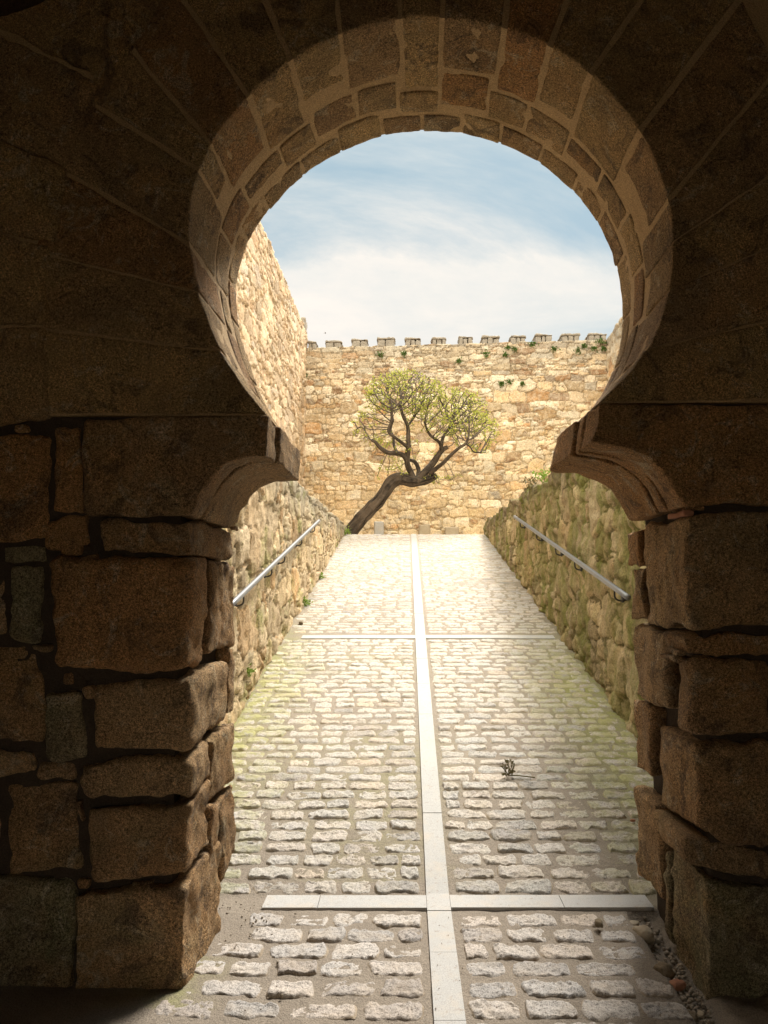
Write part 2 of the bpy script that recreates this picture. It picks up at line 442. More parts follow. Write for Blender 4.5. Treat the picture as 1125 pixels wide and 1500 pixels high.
# jamb cores
sLf = sz(282, 762, GF)[0]; sRf = sz(1002, 745, GF)[0]; sRb = sz(1040, 1460, GF)[0]; sLb = sz(268, 1440, GF)[0]
def box_sz(s0, s1, z0, z1, Y0, Y1):
    return sweep(np.array([(s0, z0), (s1, z0)]), np.array([(s0, z1), (s1, z1)]), Y0, Y1, 6)
V, Fq = box_sz(XL, sLf-.06, -.3, zL-.004, GF+.035, GB-.05)
jambL = mesh_obj('jamb', V, Fq, M['core'], gate, smooth=False)
V, Fq = box_sz(sRf+.07, XR, -.3, zR-.004, GF+.035, GB-.05)
jambR = mesh_obj('jamb', V, Fq, M['core'], gate, smooth=False)
jambL['label'] = 'left jamb of rounded dark granite blocks'; jambR['label'] = 'right jamb of rounded brown granite blocks'

# ------------------------------------------------------------------ voussoirs: radial joints on the face (inner px, outer px, gap)
J = [((392, 607), (45, 607), .012), ((312, 524), (60, 480), .010), ((279, 432), (50, 368), .010), ((277, 362), (75, 240), .022), ((289, 245), (120, 140), .020), ((305, 208), (178, 52), .022),
     ((365, 134), (250, -30), .026), ((428, 84), (372, -40), .028), ((500, 47), (488, -80), .024), ((584, 26), (582, -90), .02), ((649, 24), (651, -90), .022), ((740, 40), (754, -90), .022),
     ((806, 66), (852, -60), .026), ((867, 106), (950, -15), .030), ((940, 190), (1085, -5), .030), ((982, 290), (1140, 100), .026), ((988, 352), (1150, 240), .010),
     ((982, 430), (1160, 348), .010), ((952, 512), (1160, 462), .010), ((878, 588), (1160, 586), .012)]
J = [(near_t(np.array(sz(*a, GF))), np.array(sz(*a, GF)), np.array(sz(*b, GF)), g*.85) for a, b, g in J]
J[0] = (0, PROF[0], J[0][2], J[0][3]); J[-1] = (159, PROF[-1], J[-1][2], J[-1][3])
mats = [M['arch'], M['arch'], M['gate']]
def at_t(i):
    return np.array([np.interp(i, np.arange(160), PROF[:, k]) for k in (0, 1)])
arclen = np.r_[0, np.cumsum(np.linalg.norm(np.diff(PROF, axis=0), axis=1))]
def shift_t(i, d): return float(np.interp(np.interp(i, np.arange(160), arclen)+d, arclen, np.arange(160)))
def vous(i0, i1, oA, oB, Y0, Y1, seed, mat, g0=.01, g1=.01, r=.012, res=.026):
    t0, t1 = shift_t(i0, g0/2), shift_t(i1, -g1/2)
    inn = np.array([at_t(t) for t in np.linspace(t0, t1, 10)])
    d = (oB-oA); d = d/np.linalg.norm(d)
    o0, o1 = oA+d*g0*.6, oB-d*g1*.6
    out = np.array([o0*(1-k)+o1*k for k in np.linspace(0, 1, 10)])
    V, Fq = ruled(inn, out, Y0, Y1, r=r, amp=.005, low=.003, wob=.005, res=res, seed=seed, byindex=True)
    return mesh_obj('voussoir', taper(V), Fq, mat, arch)
Ymid = [3.52, 3.42, 3.55, 3.5, 3.38, 3.47, 3.53, 3.4, 3.48, 3.56, 3.42, 3.5, 3.45, 3.53, 3.38, 3.5, 3.44, 3.55, 3.4, 3.5]
for k in range(len(J)-1):
    a, b = J[k], J[k+1]
    vous(a[0], b[0], a[2], b[2], GF-.004*(k % 2), Ymid[k]-.012, 40+k, mats[k % 3], a[3], b[3])
# back ring with its own joints
def outp(i):
    p = at_t(i); c = np.array(sz(631, 380, GF)); d = p-c; d /= np.linalg.norm(d); return p+d*.5
bt = [0, 9, 20, 27, 36, 44, 53, 60, 68, 75, 82, 90, 97, 105, 113, 121, 130, 139, 149, 159]
bt2 = [0, 13, 24, 31, 40, 47, 56, 64, 72, 79, 86, 93, 101, 109, 116, 125, 135, 144, 153, 159]
ysp = [3.70+.035*math.sin(k*2.3) for k in range(len(bt))]
for k in range(len(bt)-1):
    # the nearest front stones decide how deep this one can start
    near = [Ymid[m] for m in range(len(J)-1) if J[m+1][0] > bt[k] and J[m][0] < bt[k+1]]
    vous(bt[k], bt[k+1], outp(bt[k]), outp(bt[k+1]), max(near)+.012, ysp[k]-.01, 90+k, mats[(k+1) % 3], .017, .017, r=.008)
for k in range(len(bt2)-1):
    near = [ysp[m] for m in range(len(bt)-1) if bt[m+1] > bt2[k] and bt[m] < bt2[k+1]]
    vous(bt2[k], bt2[k+1], outp(bt2[k]), outp(bt2[k+1]), max(near)+.012, GB, 120+k, mats[k % 3], .015, .015, r=.008)

# ------------------------------------------------------------------ jamb blocks
def blk(quad, Y0, Y1, parent, mat='gate', r=.035, amp=.015, low=.022, seed=0, res=.022, name='stone_block', yref=None):
    """quad px at front plane: TL TR BR BL"""
    q = [np.array(sz(x, y, yref or GF)) for x, y in quad]
    V, Fq = ruled([q[3], q[2]], [q[0], q[1]], Y0, Y1, r=r*.7, wob=.014, amp=amp, low=low, seed=seed, res=res)
    return mesh_obj(name, V, Fq, M[mat], parent)
LB = [ # quad, Y0, Y1, mat, r
    ([(150, 766), (283, 764), (282, 812), (152, 808)], GF, GB-.02, 'gate', .015),
    ([(68, 818), (284, 816), (276, 984), (84, 976)], GF-.03, 3.36, 'gate', .06),
    ([(262, 820), (284, 820), (280, 968), (262, 968)], 3.385, GB-.02, 'gate', .02),
    ([(128, 1003), (280, 990), (276, 1102), (134, 1104)], GF, 3.74, 'gate', .05),
    ([(255, 975), (279, 975), (277, 1090), (255, 1090)], 3.77, GB, 'gate', .012),
    ([(116, 1118), (276, 1112), (274, 1168), (120, 1171)], GF, 3.42, 'gate', .03),
    ([(250, 1112), (280, 1108), (276, 1216), (250, 1220)], 3.44, GB, 'gate', .03),
    ([(128, 1182), (276, 1176), (276, 1282), (134, 1288)], GF-.01, 3.42, 'gate', .028),
    ([(240, 1226), (276, 1224), (274, 1318), (240, 1320)], 3.44, 3.62, 'gate', .02),
    ([(112, 1308), (274, 1296), (270, 1456), (110, 1462)], GF-.02, 3.60, 'gate', .02),
    ([(240, 1232), (279, 1228), (276, 1372), (240, 1372)], 3.63, GB, 'gate', .03),
    ([(64, 1016), (110, 1014), (124, 1110), (66, 1112)], GF+.01, 3.4, 'green', .02),
    ([(12, 832), (56, 828), (54, 936), (14, 934)], GF+.01, 3.4, 'green', .02),
    ([(-60, 640), (66, 636), (68, 790), (-60, 792)], GF+.02, 3.4, 'gate', .03),
    ([(75, 624), (116, 622), (118, 748), (76, 752)], GF+.012, 3.4, 'gate', .03),
    ([(66, 760), (130, 756), (132, 800), (66, 802)], GF+.015, 3.4, 'gate', .03),
    ([(-60, 944), (58, 942), (60, 1088), (-60, 1084)], GF+.02, 3.4, 'gate', .035),
    ([(-60, 1098), (46, 1102), (50, 1136), (-60, 1138)], GF+.015, 3.4, 'gate', .02),
    ([(4, 1146), (110, 1148), (114, 1278), (6, 1282)], GF+.02, 3.4, 'gate', .035),
    ([(52, 1118), (108, 1120), (108, 1142), (52, 1142)], GF+.03, 3.4, 'gate', .02),
    ([(-60, 1292), (104, 1294), (104, 1456), (-60, 1462)], GF, 3.4, 'green', .025),
    ([(2, 798), (64, 797), (64, 822), (2, 824)], GF+.02, 3.4, 'green', .012),
    ([(-90, 1146), (-4, 1146), (-2, 1280), (-90, 1282)], GF+.02, 3.4, 'gate', .03),
    ([(-90, 800), (4, 800), (4, 934), (-90, 936)], GF+.03, 3.4, 'gate', .03),
    ([(-420, 612), (-70, 612), (-70, 930), (-420, 930)], GF+.01, 3.4, 'gate', .03),
    ([(-420, 940), (-98, 940), (-98, 1460), (-420, 1460)], GF+.01, 3.4, 'gate', .03)]
for i, (q, y0, y1, mt, r) in enumerate(LB):
    blk(q, y0, y1, jambL, mt, r, seed=200+i)
for i, (x, y, w, h) in enumerate([(104, 802, 34, 15), (92, 825, 30, 12), (128, 820, 24, 14), (64, 952, 16, 9), (48, 950, 12, 7), (128, 1016, 14, 20), (205, 1298, 34, 9), (340, 772, 8, 5), (120, 1300, 20, 14), (118, 1190, 9, 30)]):
    blk([(x-w/2, y-h/2+1), (x+w/2, y-h/2), (x+w/2-2, y+h/2), (x-w/2+3, y+h/2)], GF+.01, GF+.12, jambL, 'gate', .012, seed=260+i, res=.01, amp=.005, low=.006, name='wedge_stone')
rr_ = random.Random(5)
taken = [q for q, *_ in LB]
cnt = 0
for _ in range(900):
    x, y = rr_.uniform(-50, 150), rr_.uniform(625, 1450); w, h = rr_.uniform(12, 38), rr_.uniform(8, 26)
    ok = all(not (x+w/2 > min(p[0] for p in q)-1 and x-w/2 < max(p[0] for p in q)+1 and y+h/2 > min(p[1] for p in q)-1 and y-h/2 < max(p[1] for p in q)+1) for q in taken)
    if not ok or (y < 760 and x > 116): continue
    q = [(x-w/2+rr_.uniform(0, 3), y-h/2+rr_.uniform(0, 3)), (x+w/2-rr_.uniform(0, 3), y-h/2), (x+w/2, y+h/2-rr_.uniform(0, 3)), (x-w/2, y+h/2)]
    taken.append(q); cnt += 1
    if cnt > 26: break
    blk(q, GF+.022, GF+.15, jambL, rr_.choice(('gate', 'gate', 'green')), .012, seed=700+cnt, res=.012, amp=.006, low=.006, name='wedge_stone')
RB = [
    ([(1003, 754), (1130, 750), (1130, 922), (1006, 922)], GF-.01, 3.66, 'gate', .035),
    ([(1003, 762), (1030, 760), (1030, 822), (1005, 824)], 3.70, GB, 'gate', .012),
    ([(1005, 830), (1030, 830), (1030, 918), (1007, 918)], 3.69, GB-.02, 'gate', .014),
    ([(1000, 932), (1130, 926), (1130, 955), (1004, 960)], GF, 3.35, 'gate', .02),
    ([(1008, 968), (1130, 964), (1130, 1072), (1012, 1078)], GF-.01, 3.26, 'gate', .045),
    ([(1008, 930), (1040, 928), (1040, 1058), (1010, 1058)], 3.38, GB-.03, 'gate', .035),
    ([(1016, 1090), (1130, 1088), (1130, 1244), (1016, 1222)], GF-.01, 3.52, 'gate', .04),
    ([(1012, 1070), (1040, 1070), (1040, 1192), (1014, 1192)], 3.62, GB, 'gate', .018),
    ([(1004, 1232), (1130, 1254), (1130, 1286), (1012, 1270)], GF+.03, 3.5, 'gate', .022),
    ([(1028, 1284), (1130, 1296), (1130, 1500), (1040, 1500)], GF-.01, 3.44, 'green', .02),
    ([(1016, 1230), (1050, 1230), (1052, 1392), (1022, 1392)], 3.54, GB, 'gate', .025),
    ([(1026, 1300), (1060, 1300), (1062, 1450), (1030, 1450)], 3.46, 3.52, 'green', .015),
    ([(1140, 752), (1300, 752), (1300, 1000), (1140, 1000)], GF, 3.4, 'gate', .03),
    ([(1140, 1010), (1300, 1010), (1300, 1230), (1140, 1230)], GF, 3.4, 'gate', .03),
    ([(1140, 1240), (1300, 1240), (1300, 1500), (1140, 1500)], GF, 3.4, 'green', .03),
    ([(1310, 600), (1640, 600), (1640, 1500), (1310, 1500)], GF, 3.4, 'gate', .03)]
for i, (q, y0, y1, mt, r) in enumerate(RB):
    blk(q, y0, y1, jambR, mt, r, seed=300+i)
for i, (x, y, w, h, mt) in enumerate([(1010, 748, 16, 9, 'brick'), (1026, 747, 20, 8, 'gate'), (994, 964, 12, 8, 'gate'), (1004, 957, 12, 6, 'gate')]):
    blk([(x-w/2, y-h/2), (x+w/2, y-h/2), (x+w/2, y+h/2), (x-w/2, y+h/2)], GF+.02, GF+.2, jambR, mt, .01, seed=360+i, res=.01, amp=.005, low=.006, name='wedge_stone')

# ------------------------------------------------------------------ corbels
def corbel(top, bot, cuts, parent, seed, mat='gate'):
    for k, (y0, y1, ds) in enumerate(cuts):
        A_ = [np.array(sz(x, y, GF)) for x, y in bot]; B_ = [np.array(sz(x, y, GF)) for x, y in top]
        A_ = [a.copy() for a in A_]; B_ = [b.copy() for b in B_]
        for q in (A_, B_):
            q[-1][0] += ds; q[-2][0] += ds
        V, Fq = ruled(A_, B_, y0, y1, r=.016, amp=.006, low=.008, seed=seed+k, res=.02, byindex=True)
        yield V, Fq
cl = [((120, 613), (120, 756)), ((200, 612), (205, 757)), ((265, 611), (278, 757)), ((284, 611), (286, 745)), ((300, 611), (294, 722)), ((318, 610), (309, 698)), ((340, 610), (330, 678)), ((366, 610), (356, 668)), ((395, 611), (393, 668))]
mains = []
for side, prof, cuts, lab in (('L', cl, [(GF-.01, 3.28, 0), (3.30, GB+.01, .01)], 'left corbel of two curved granite stones'),
                        ('R', None, [(GF-.01, 3.30, 0), (3.305, 3.42, -.003), (3.445, GB+.01, -.02)], 'right corbel of three curved granite stones')):
    if side == 'R':
        prof = [((1160, 592), (1160, 738)), ((1080, 592), (1070, 740)), ((1015, 592), (1003, 742)), ((1000, 592), (996, 728)), ((980, 592), (985, 706)), ((960, 592), (968, 685)), ((938, 591), (945, 668)), ((910, 591), (915, 657)), ((876, 590), (866, 650))]
        prof = [prof[0]]+prof[1:]
    top = [p[0] for p in prof]; bot = [p[1] for p in prof]
    par = None
    for V, Fq in corbel(top, bot, cuts, gate, 400 if side == 'L' else 420):
        if par is None:
            par = mesh_obj('corbel', V, Fq, M['gate'], gate); par['label'] = lab
        else: mesh_obj('corbel_stone', V, Fq, M['gate'], par)

# face stones outside the arch ring (left haunch and upper right), mostly deep in shade
for i, q in enumerate([[(-60, 486), (70, 478), (66, 610), (-60, 636)], [(-60, 330), (66, 362), (72, 474), (-60, 478)], [(-60, 190), (96, 250), (84, 356), (-60, 322)], [(-60, 20), (150, 130), (100, 244), (-60, 184)], [(-60, -120), (290, -60), (156, 118), (-60, 12)],
                       [(-300, -120), (-70, -120), (-70, 240), (-300, 240)], [(-300, 250), (-70, 250), (-70, 604), (-300, 604)], [(1172, -120), (1500, -120), (1500, 230), (1172, 90)], [(1172, 250), (1500, 250), (1500, 584), (1172, 584)]]):
    blk(q, GF-.014-.004*(i % 2), 3.3, arch, 'arch', .02, seed=500+i)
# the passage the photographer stands in
def boxw(x0, x1, y0, y1, z0, z1):
    V = np.array([(x, y, z) for x in (x0, x1) for y in (y0, y1) for z in (z0, z1)])
    Fq = np.array([(0, 1, 3, 2), (4, 6, 7, 5), (0, 4, 5, 1), (2, 3, 7, 6), (0, 2, 6, 4), (1, 5, 7, 3)])
    return V, Fq
PB = -4.5
for x0, x1 in ((XL-.5, XL), (XR+.2, XR+.7)):
    V, Fq = boxw(x0, x1, PB, GB-.02, -.3, 3.2); mesh_obj('side_wall', V, Fq, M['plaster'], gate, smooth=False)
# pointed barrel vault
n = 24; mb = MB(); Vv = []
for i in range(n+1):
    a = math.pi*i/n; 
    for rr in (0, .5):
        for y in (PB, GB-.02): Vv.append(((XL+XR+.2)/2-math.cos(a)*((XR+.2-XL)/2+rr), y, 2.8+math.sin(a)*(1.6+rr*.5)))
Fv = []
for i in range(n):
    a = i*4; Fv += [(a, a+1, a+5, a+4), (a+2, a+6, a+7, a+3), (a, a+4, a+6, a+2), (a+1, a+3, a+7, a+5)]
mesh_obj('vault', np.array(Vv), np.array(Fv), M['plaster'], gate)
for x0, x1, z0, z1 in ((XL, -1.0, -.3, 4.5), (1.2, XR+.2, -.3, 4.5), (-1.0, 1.2, 2.4, 4.5)):
    V, Fq = boxw(x0, x1, PB, PB+.5, z0, z1); mesh_obj('rear_wall', V, Fq, M['plaster'], gate, smooth=False)

# ------------------------------------------------------------------ rubble walls: relief meshes, one cell per stone
def cells(U, Vv, cw, ch, seed, jit=.36, p=3.2, rowvar=.25):
    """irregular coursed rubble. returns edge distance (m-ish), id randoms"""
    P3 = np.stack([U, Vv, np.zeros_like(U)], -1)
    U = U+.22*cw*fbm(P3, .9/cw, 2, seed+1)+.10*ch*fbm(P3, 3.5/cw, 2, seed+4); Vv = Vv+.30*ch*fbm(P3, .45/cw, 2, seed+2)+.16*ch*fbm(P3, 3./cw, 2, seed+5)
    j = np.floor(Vv/ch).astype(np.int64)
    F1 = np.full(U.shape, 9.); F2 = F1.copy(); ID = np.zeros(U.shape+(3,))
    for dj in (-1, 0, 1):
        jj = j+dj
        off = _h(jj, jj*0, jj*0+5, seed)
        rw = cw*(1+rowvar*(2*_h(jj, jj*0+1, jj*0+9, seed)-1))
        i0 = np.floor(U/rw-off).astype(np.int64)
        for di in (-1, 0, 1):
            ii = i0+di; z0 = ii*0
            cx = (ii+off+.5+jit*(2*_h(ii, jj, z0, seed)-1))*rw
            cy = (jj+.5+jit*.9*(2*_h(ii, jj, z0+1, seed)-1))*ch
            sx = .55+.55*_h(ii, jj, z0+2, seed); sy = .8+.4*_h(ii, jj, z0+3, seed)
            d = (np.abs((U-cx)/(rw*.5)/(.75+.25*sx))**p+np.abs((Vv-cy)/(ch*.5)/sy)**p)**(1/p)
            r0 = _h(ii, jj, z0+4, seed); r1 = _h(ii, jj, z0+5, seed); r2 = _h(ii, jj, z0+6, seed)
            new1 = d < F1; F2 = np.where(new1, F1, np.minimum(F2, d)); F1 = np.where(new1, d, F1)
            ID = np.where(new1[..., None], np.stack([r0, r1, r2], -1), ID)
    return F2-F1, ID
def rubble_wall(name, O, du, dv, LU, LV, nrm, step, cw, ch, seed, mat, amp=.05, thick=.5, topfn=None, botfn=None, vmap=None, ew=.28, rough=.02, stepv=None, jit=.30, pn=4., small=.55):
    O = np.array(O, float); du = np.array(du, float); nrm = np.array(nrm, float)
    nu = int(LU/step); nv = int(LV/(stepv or step))
    u, v = np.meshgrid(np.linspace(0, LU, nu+1), np.linspace(0, 1, nv+1), indexing='ij')
    zb = botfn(u) if botfn else 0*u
    zt = LV+(topfn(u) if topfn else 0)
    vv = zb+(zt-zb)*v
    vq = vmap(vv) if vmap else vv
    e, ID = cells(u, vq, cw, ch, seed, jit, pn)
    e2, ID2 = cells(u, vq, cw*.52, ch*.5, seed+50, jit, pn)
    split = (_h((ID[..., 1]*9999).astype(np.int64), (ID[..., 0]*9999).astype(np.int64), 0*(ID[..., 0]).astype(np.int64), seed) < small)
    e = np.where(split, np.minimum(e*1.0, e2*.8), e); ID = np.where(split[..., None], ID2, ID)
    m = np.clip(e/ew, 0, 1); m = m*m*(3-2*m)
    P3 = np.stack([u, vv, np.zeros_like(u)+seed], -1)
    hgt = amp*(m*(.55+.7*ID[..., 1])-.3)+rough*fbm(P3, 6, 4, seed+7, .6)+.02*fbm(P3, .8, 2, seed+8)
    # each stone tilts a little
    Vx = O+du*u[..., None]+np.array([0, 0, 1.])*vv[..., None]+nrm*hgt[..., None]
    V = Vx.reshape(-1, 3); k = nv+1
    idx = np.arange((nu+1)*k).reshape(nu+1, k)
    a = idx[:-1, :-1].ravel(); b = idx[1:, :-1].ravel(); c = idx[1:, 1:].ravel(); d = idx[:-1, 1:].ravel()
    Fq = np.stack([a, b, c, d], -1)
    # rim: carry the border back through the wall's thickness
    rim = np.r_[idx[:, 0], idx[-1, 1:], idx[::-1, -1][1:], idx[0, ::-1][1:-1]]
    back = V[rim]-nrm*thick; back[:, :] = back
    base = len(V)
    mid = V[rim]-nrm*thick*.5
    V2 = np.concatenate([V, mid, back]); nr = len(rim)
    r0 = np.arange(nr); r1 = (r0+1) % nr
    F1_ = np.stack([rim[r0], base+r0, base+r1, rim[r1]], -1); F2_ = np.stack([base+r0, base+nr+r0, base+nr+r1, base+r1], -1)
    Fq = np.concatenate([Fq, F1_, F2_])
    cen = len(V2); V2 = np.concatenate([V2, V2[base+nr:].mean(0, keepdims=True)])
    # back face as quads (degenerate-free fan in pairs)
    if nr % 2: pass
    fb = [(base+nr+i, cen, base+nr+(i+2) % nr, base+nr+(i+1) % nr) for i in range(0, nr-nr % 2, 2)]
    Fq = np.concatenate([Fq, np.array(fb)])
    col = np.stack([ID[..., 0], m, ID[..., 2]], -1).reshape(-1, 3)
    col = np.concatenate([col, col[rim], col[rim], np.array([[.5, .5, .5]])])
    if np.dot(np.cross(V[b[0]]-V[a[0]], V[d[0]]-V[a[0]]), nrm) < 0: Fq = Fq[:, ::-1]
    return mesh_obj(name, V2, Fq, mat, None, col)

# left high wall: plane s = sHL
YF = 22.0
sHL = sz(446, 600, YF)[0]
zHL = atY(440, 479, 21.6)[2]
Y0L = 6.0
o = rubble_wall('castle_wall', W(sHL, Y0L, 2.5), (AX, 1, 0), None, YF-Y0L+.3, zHL-2.5, (1, -AX, 0), .03, .62, .30, 11, M['left'], amp=.055, ew=.2, pn=6., jit=.26, thick=.8, rough=.03,
                topfn=lambda u: .05*fbm(np.stack([u, u*0, u*0], -1), 1.5, 3, 5))
tag(o, 'tall sunlit rubble wall on the left with its top running down to the far corner', 'castle wall')
hl = o
for k, (ya, yb, zz) in enumerate([(21.75, 22.2, .34)]):
    V, Fq = ruled([(sHL-.45, zHL-.05), (sHL+.03, zHL-.05)], [(sHL-.45, zHL+zz), (sHL+.02, zHL+zz)], ya, yb, r=.03, amp=.04, low=.03, seed=77, res=.04)
    mesh_obj('merlon', V, Fq, M['merlon'], hl)
# far wall
A0 = atY(452, 509.5, YF+.1); B0 = atY(889, 498.5, 21.65)
A0[2] = A0[2]; d = np.array([B0[0]-A0[0], B0[1]-A0[1], 0]); LW = np.linalg.norm(d); dd = d/LW
topz = lambda u: (B0[2]-A0[2])/LW*u
zF0 = A0[2]-2.5
ext = 1.6
nF = np.array([dd[1], -dd[0], 0])
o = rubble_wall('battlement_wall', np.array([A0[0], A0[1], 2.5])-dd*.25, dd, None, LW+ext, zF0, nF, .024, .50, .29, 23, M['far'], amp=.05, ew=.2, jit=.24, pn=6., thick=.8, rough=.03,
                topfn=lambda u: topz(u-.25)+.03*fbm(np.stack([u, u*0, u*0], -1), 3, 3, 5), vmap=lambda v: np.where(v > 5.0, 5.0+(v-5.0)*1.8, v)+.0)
tag(o, 'warm ochre rubble wall with merlons closing the far end of the court', 'battlement wall')
fw = o
MX = [(452, 463), (477, 500), (515, 538), (553, 578), (594, 616), (633, 653), (672, 692), (706, 731), (748, 770), (784, 808), (822, 849), (862, 889)]
MX += [(903, 928), (941, 966), (980, 1003)]
for k, (a, b) in enumerate(MX):
    xm = (a+b)/2; yt = 498.5-(xm-452)/437*11; hh = random.uniform(9.5, 11.5)
    p0 = atY(a, yt, 22.1-.45*(a-452)/437); p1 = atY(b, yt, 22.1-.45*(b-452)/437); z1 = p0[2]+random.uniform(-.035, .03); z0 = z1-.30
    mbm = MB()
    s0, s1 = p0[0]-AX*p0[1], p1[0]-AX*p1[1]; w = s1-s0
    nst = random.choice((2, 3)); cuts = [s0]+[s0+w*(q+random.uniform(-.12, .12))/nst for q in range(1, nst)]+[s1]
    for q in range(nst):
        V, Fq = ruled([(cuts[q]+.004, z0), (cuts[q+1]-.004, z0)], [(cuts[q]+.012, z1-.055+random.uniform(-.02, .02)), (cuts[q+1]-.012, z1-.055+random.uniform(-.02, .02))], p0[1]-.03, p0[1]+.5, r=.03, amp=.03, low=.02, seed=600+k*5+q, res=.04)
        mbm.add(V, Fq)
    V, Fq = ruled([(s0-.02, z1-.06), (s1+.02, z1-.06)], [(s0, z1+.005), (s1, z1+random.uniform(-.03, .02))], p0[1]-.05, p0[1]+.52, r=.02, amp=.03, low=.02, seed=640+k, res=.03)
    mbm.add(V, Fq)
    mbm.build('merlon', M['merlon'], fw)
# right return wall, stepping up where the arch hides it
sHR = sz(893, 600, 21.55)[0]
zHR = atY(893, 491, 21.4)[2]
o = rubble_wall('return_wall', W(sHR, 12.0, 2.5), (AX, 1, 0), None, 9.6, zHR-2.5, (-1, AX, 0), .05, .42, .26, 31, M['far'], amp=.06, thick=.8,
                topfn=lambda u: np.maximum(0, np.floor((9.3-u)/.5)*.06)-.05)
tag(o, 'pale stone return wall at far right, just showing beside the arch', 'return wall')

# ramp side walls
sRL = sz(503, 783, CREST)[0]; sRR = sz(712, 780, CREST)[0]
zTL = atY(430, 706, -sRL*1100/(596-430))[2]; zTR = atY(820, 684, sRR*1100/(820-596))[2]
print('walls', sHL, zHL, sRL, sRR, zTL, zTR, 'crest', ZC, sLf, sRf)
def jag(u, s, a=.05):
    k = np.floor(u/.31+.3*np.sin(u*2)); return a*(2*_h(k.astype(np.int64), 0*k.astype(np.int64), 0*k.astype(np.int64), s)-1)
Yw = GB+.01
oL = rubble_wall('ramp_wall', W(sRL, Yw, -.1), (AX, 1, 0), None, CREST+.5-Yw, zTL+.1, (1, -AX, 0), .028, .40, .36, 43, M['retl'], amp=.045, ew=.16, pn=6., thick=.45, rough=.03, stepv=.028,
                topfn=lambda u: jag(u, 3, .035), botfn=lambda u: rampz(u+Yw)-.02)
tag(oL, 'left ramp wall of pale stones with dark coping, carrying a steel handrail', 'retaining wall')
oR = rubble_wall('ramp_wall', W(sRR, Yw, -.1), (AX, 1, 0), None, CREST+.1-Yw, zTR+.1, (-1, AX, 0), .028, .42, .38, 57, M['retr'], amp=.035, thick=.45, rough=.06, stepv=.028, ew=.3,
                topfn=lambda u: jag(u, 8, .07)-.02, botfn=lambda u: rampz(u+Yw)-.02)
tag(oR, 'right ramp wall, shaded and streaked with brown and green moss', 'retaining wall')
# short returns closing the gap between gateway and ramp walls
# ------------------------------------------------------------------ ground, court, ramp
def court():
    mb = MB()
    zc = 2.72
    # left terrace, right terrace, beyond the crest
    def quad(p):
        mb.add(np.array(p), np.array([(0, 1, 2, 3)]))
    Lx = lambda Y: sRL-.2+AX*Y; Rx = lambda Y: sRR+.2+AX*Y
    quad([(-400, -400, zc-3.2), (400, -400, zc-3.2), (400, -60, zc-3.2), (-400, -60, zc-3.2)])
    quad([(-400, GB+.0, zc), (Lx(GB), GB, zc), (Lx(CREST+.4), CREST+.4, zc), (-400, CREST+.4, zc)])
    quad([(Rx(GB), GB, zc), (400, GB, zc), (400, CREST, zc), (Rx(CREST), CREST, zc)])
    quad([(-400, CREST+.4, ZC-.004), (400, CREST+.4, ZC-.004), (400, 600, ZC-.004), (-400, 600, ZC-.004)])
    return mb.build('ground', M['ground'], smooth=False)
tag(court(), kind='structure')
V, Fq = boxw(-400, 400, -60, GB, -.35, -.06)
lo = mesh_obj('lower_ground', V, Fq, M['ground'], smooth=False); tag(lo, kind='structure')

# sand bed of the paving (relief)
def bed():
    ys = np.r_[np.arange(1.0, 6.5, .022), np.arange(6.5, CREST+.6, .06)]
    mb = MB()
    xs = np.linspace(-1.75, 2.25, 170)
    X, Y = np.meshgrid(xs, ys, indexing='ij')
    X = X+0
    Z = rampz(Y)
    P3 = np.stack([X, Y, X*0], -1)
    Z = Z+.006*fbm(P3, 7, 4, 3)+.004*fbm(P3, 30, 3, 4)
    S = X-AX*Y
    # sand piles up at the left jamb, a gutter drops along the right jamb
    near = (Y < 3.80)
    edge = 1.06-.01*(3.8-Y)+.012*fbm(P3, 12, 3, 18)
    gut = np.clip((S-edge)/.02, 0, 1)*near
    Z = Z-.05*gut+gut*(.025*fbm(P3, 14, 3, 8)+.03*np.clip((S-edge-.06)/.12, 0, 1))
    left = np.clip((-.62-S)/.3, 0, 1)*np.clip((3.95-Y)/.2, 0, 1)
    Z = Z+left*.014
    edgeL = np.clip((.5-(S-sRL))/.5, 0, 1); edgeR = np.clip((.7-(sRR-S))/.7, 0, 1)
    moss = np.clip(edgeL*1.1+edgeR*1.2+.55*np.clip(fbm(P3, .9, 3, 6)+.1, 0, 1)*(Y > 4.1), 0, 1)*np.clip((Y-3.75)/.3, 0, 1)*np.clip((10-Y)/3, .15, 1)
    moss = np.maximum(moss, np.clip(.25-np.abs(S+.95), 0, .25)*3*(np.abs(Y-3.15) < .2))
    k = len(ys); idx = np.arange(len(xs)*k).reshape(len(xs), k)
    Fq = np.stack([idx[:-1, :-1].ravel(), idx[1:, :-1].ravel(), idx[1:, 1:].ravel(), idx[:-1, 1:].ravel()], -1)
    bright = np.clip((Y-9)/7, 0, 1)
    col = np.stack([bright, gut, moss], -1).reshape(-1, 3)
    return mesh_obj('road', np.stack([X, Y, Z], -1).reshape(-1, 3), Fq, M['sand'], None, col)
tag(bed(), kind='structure')

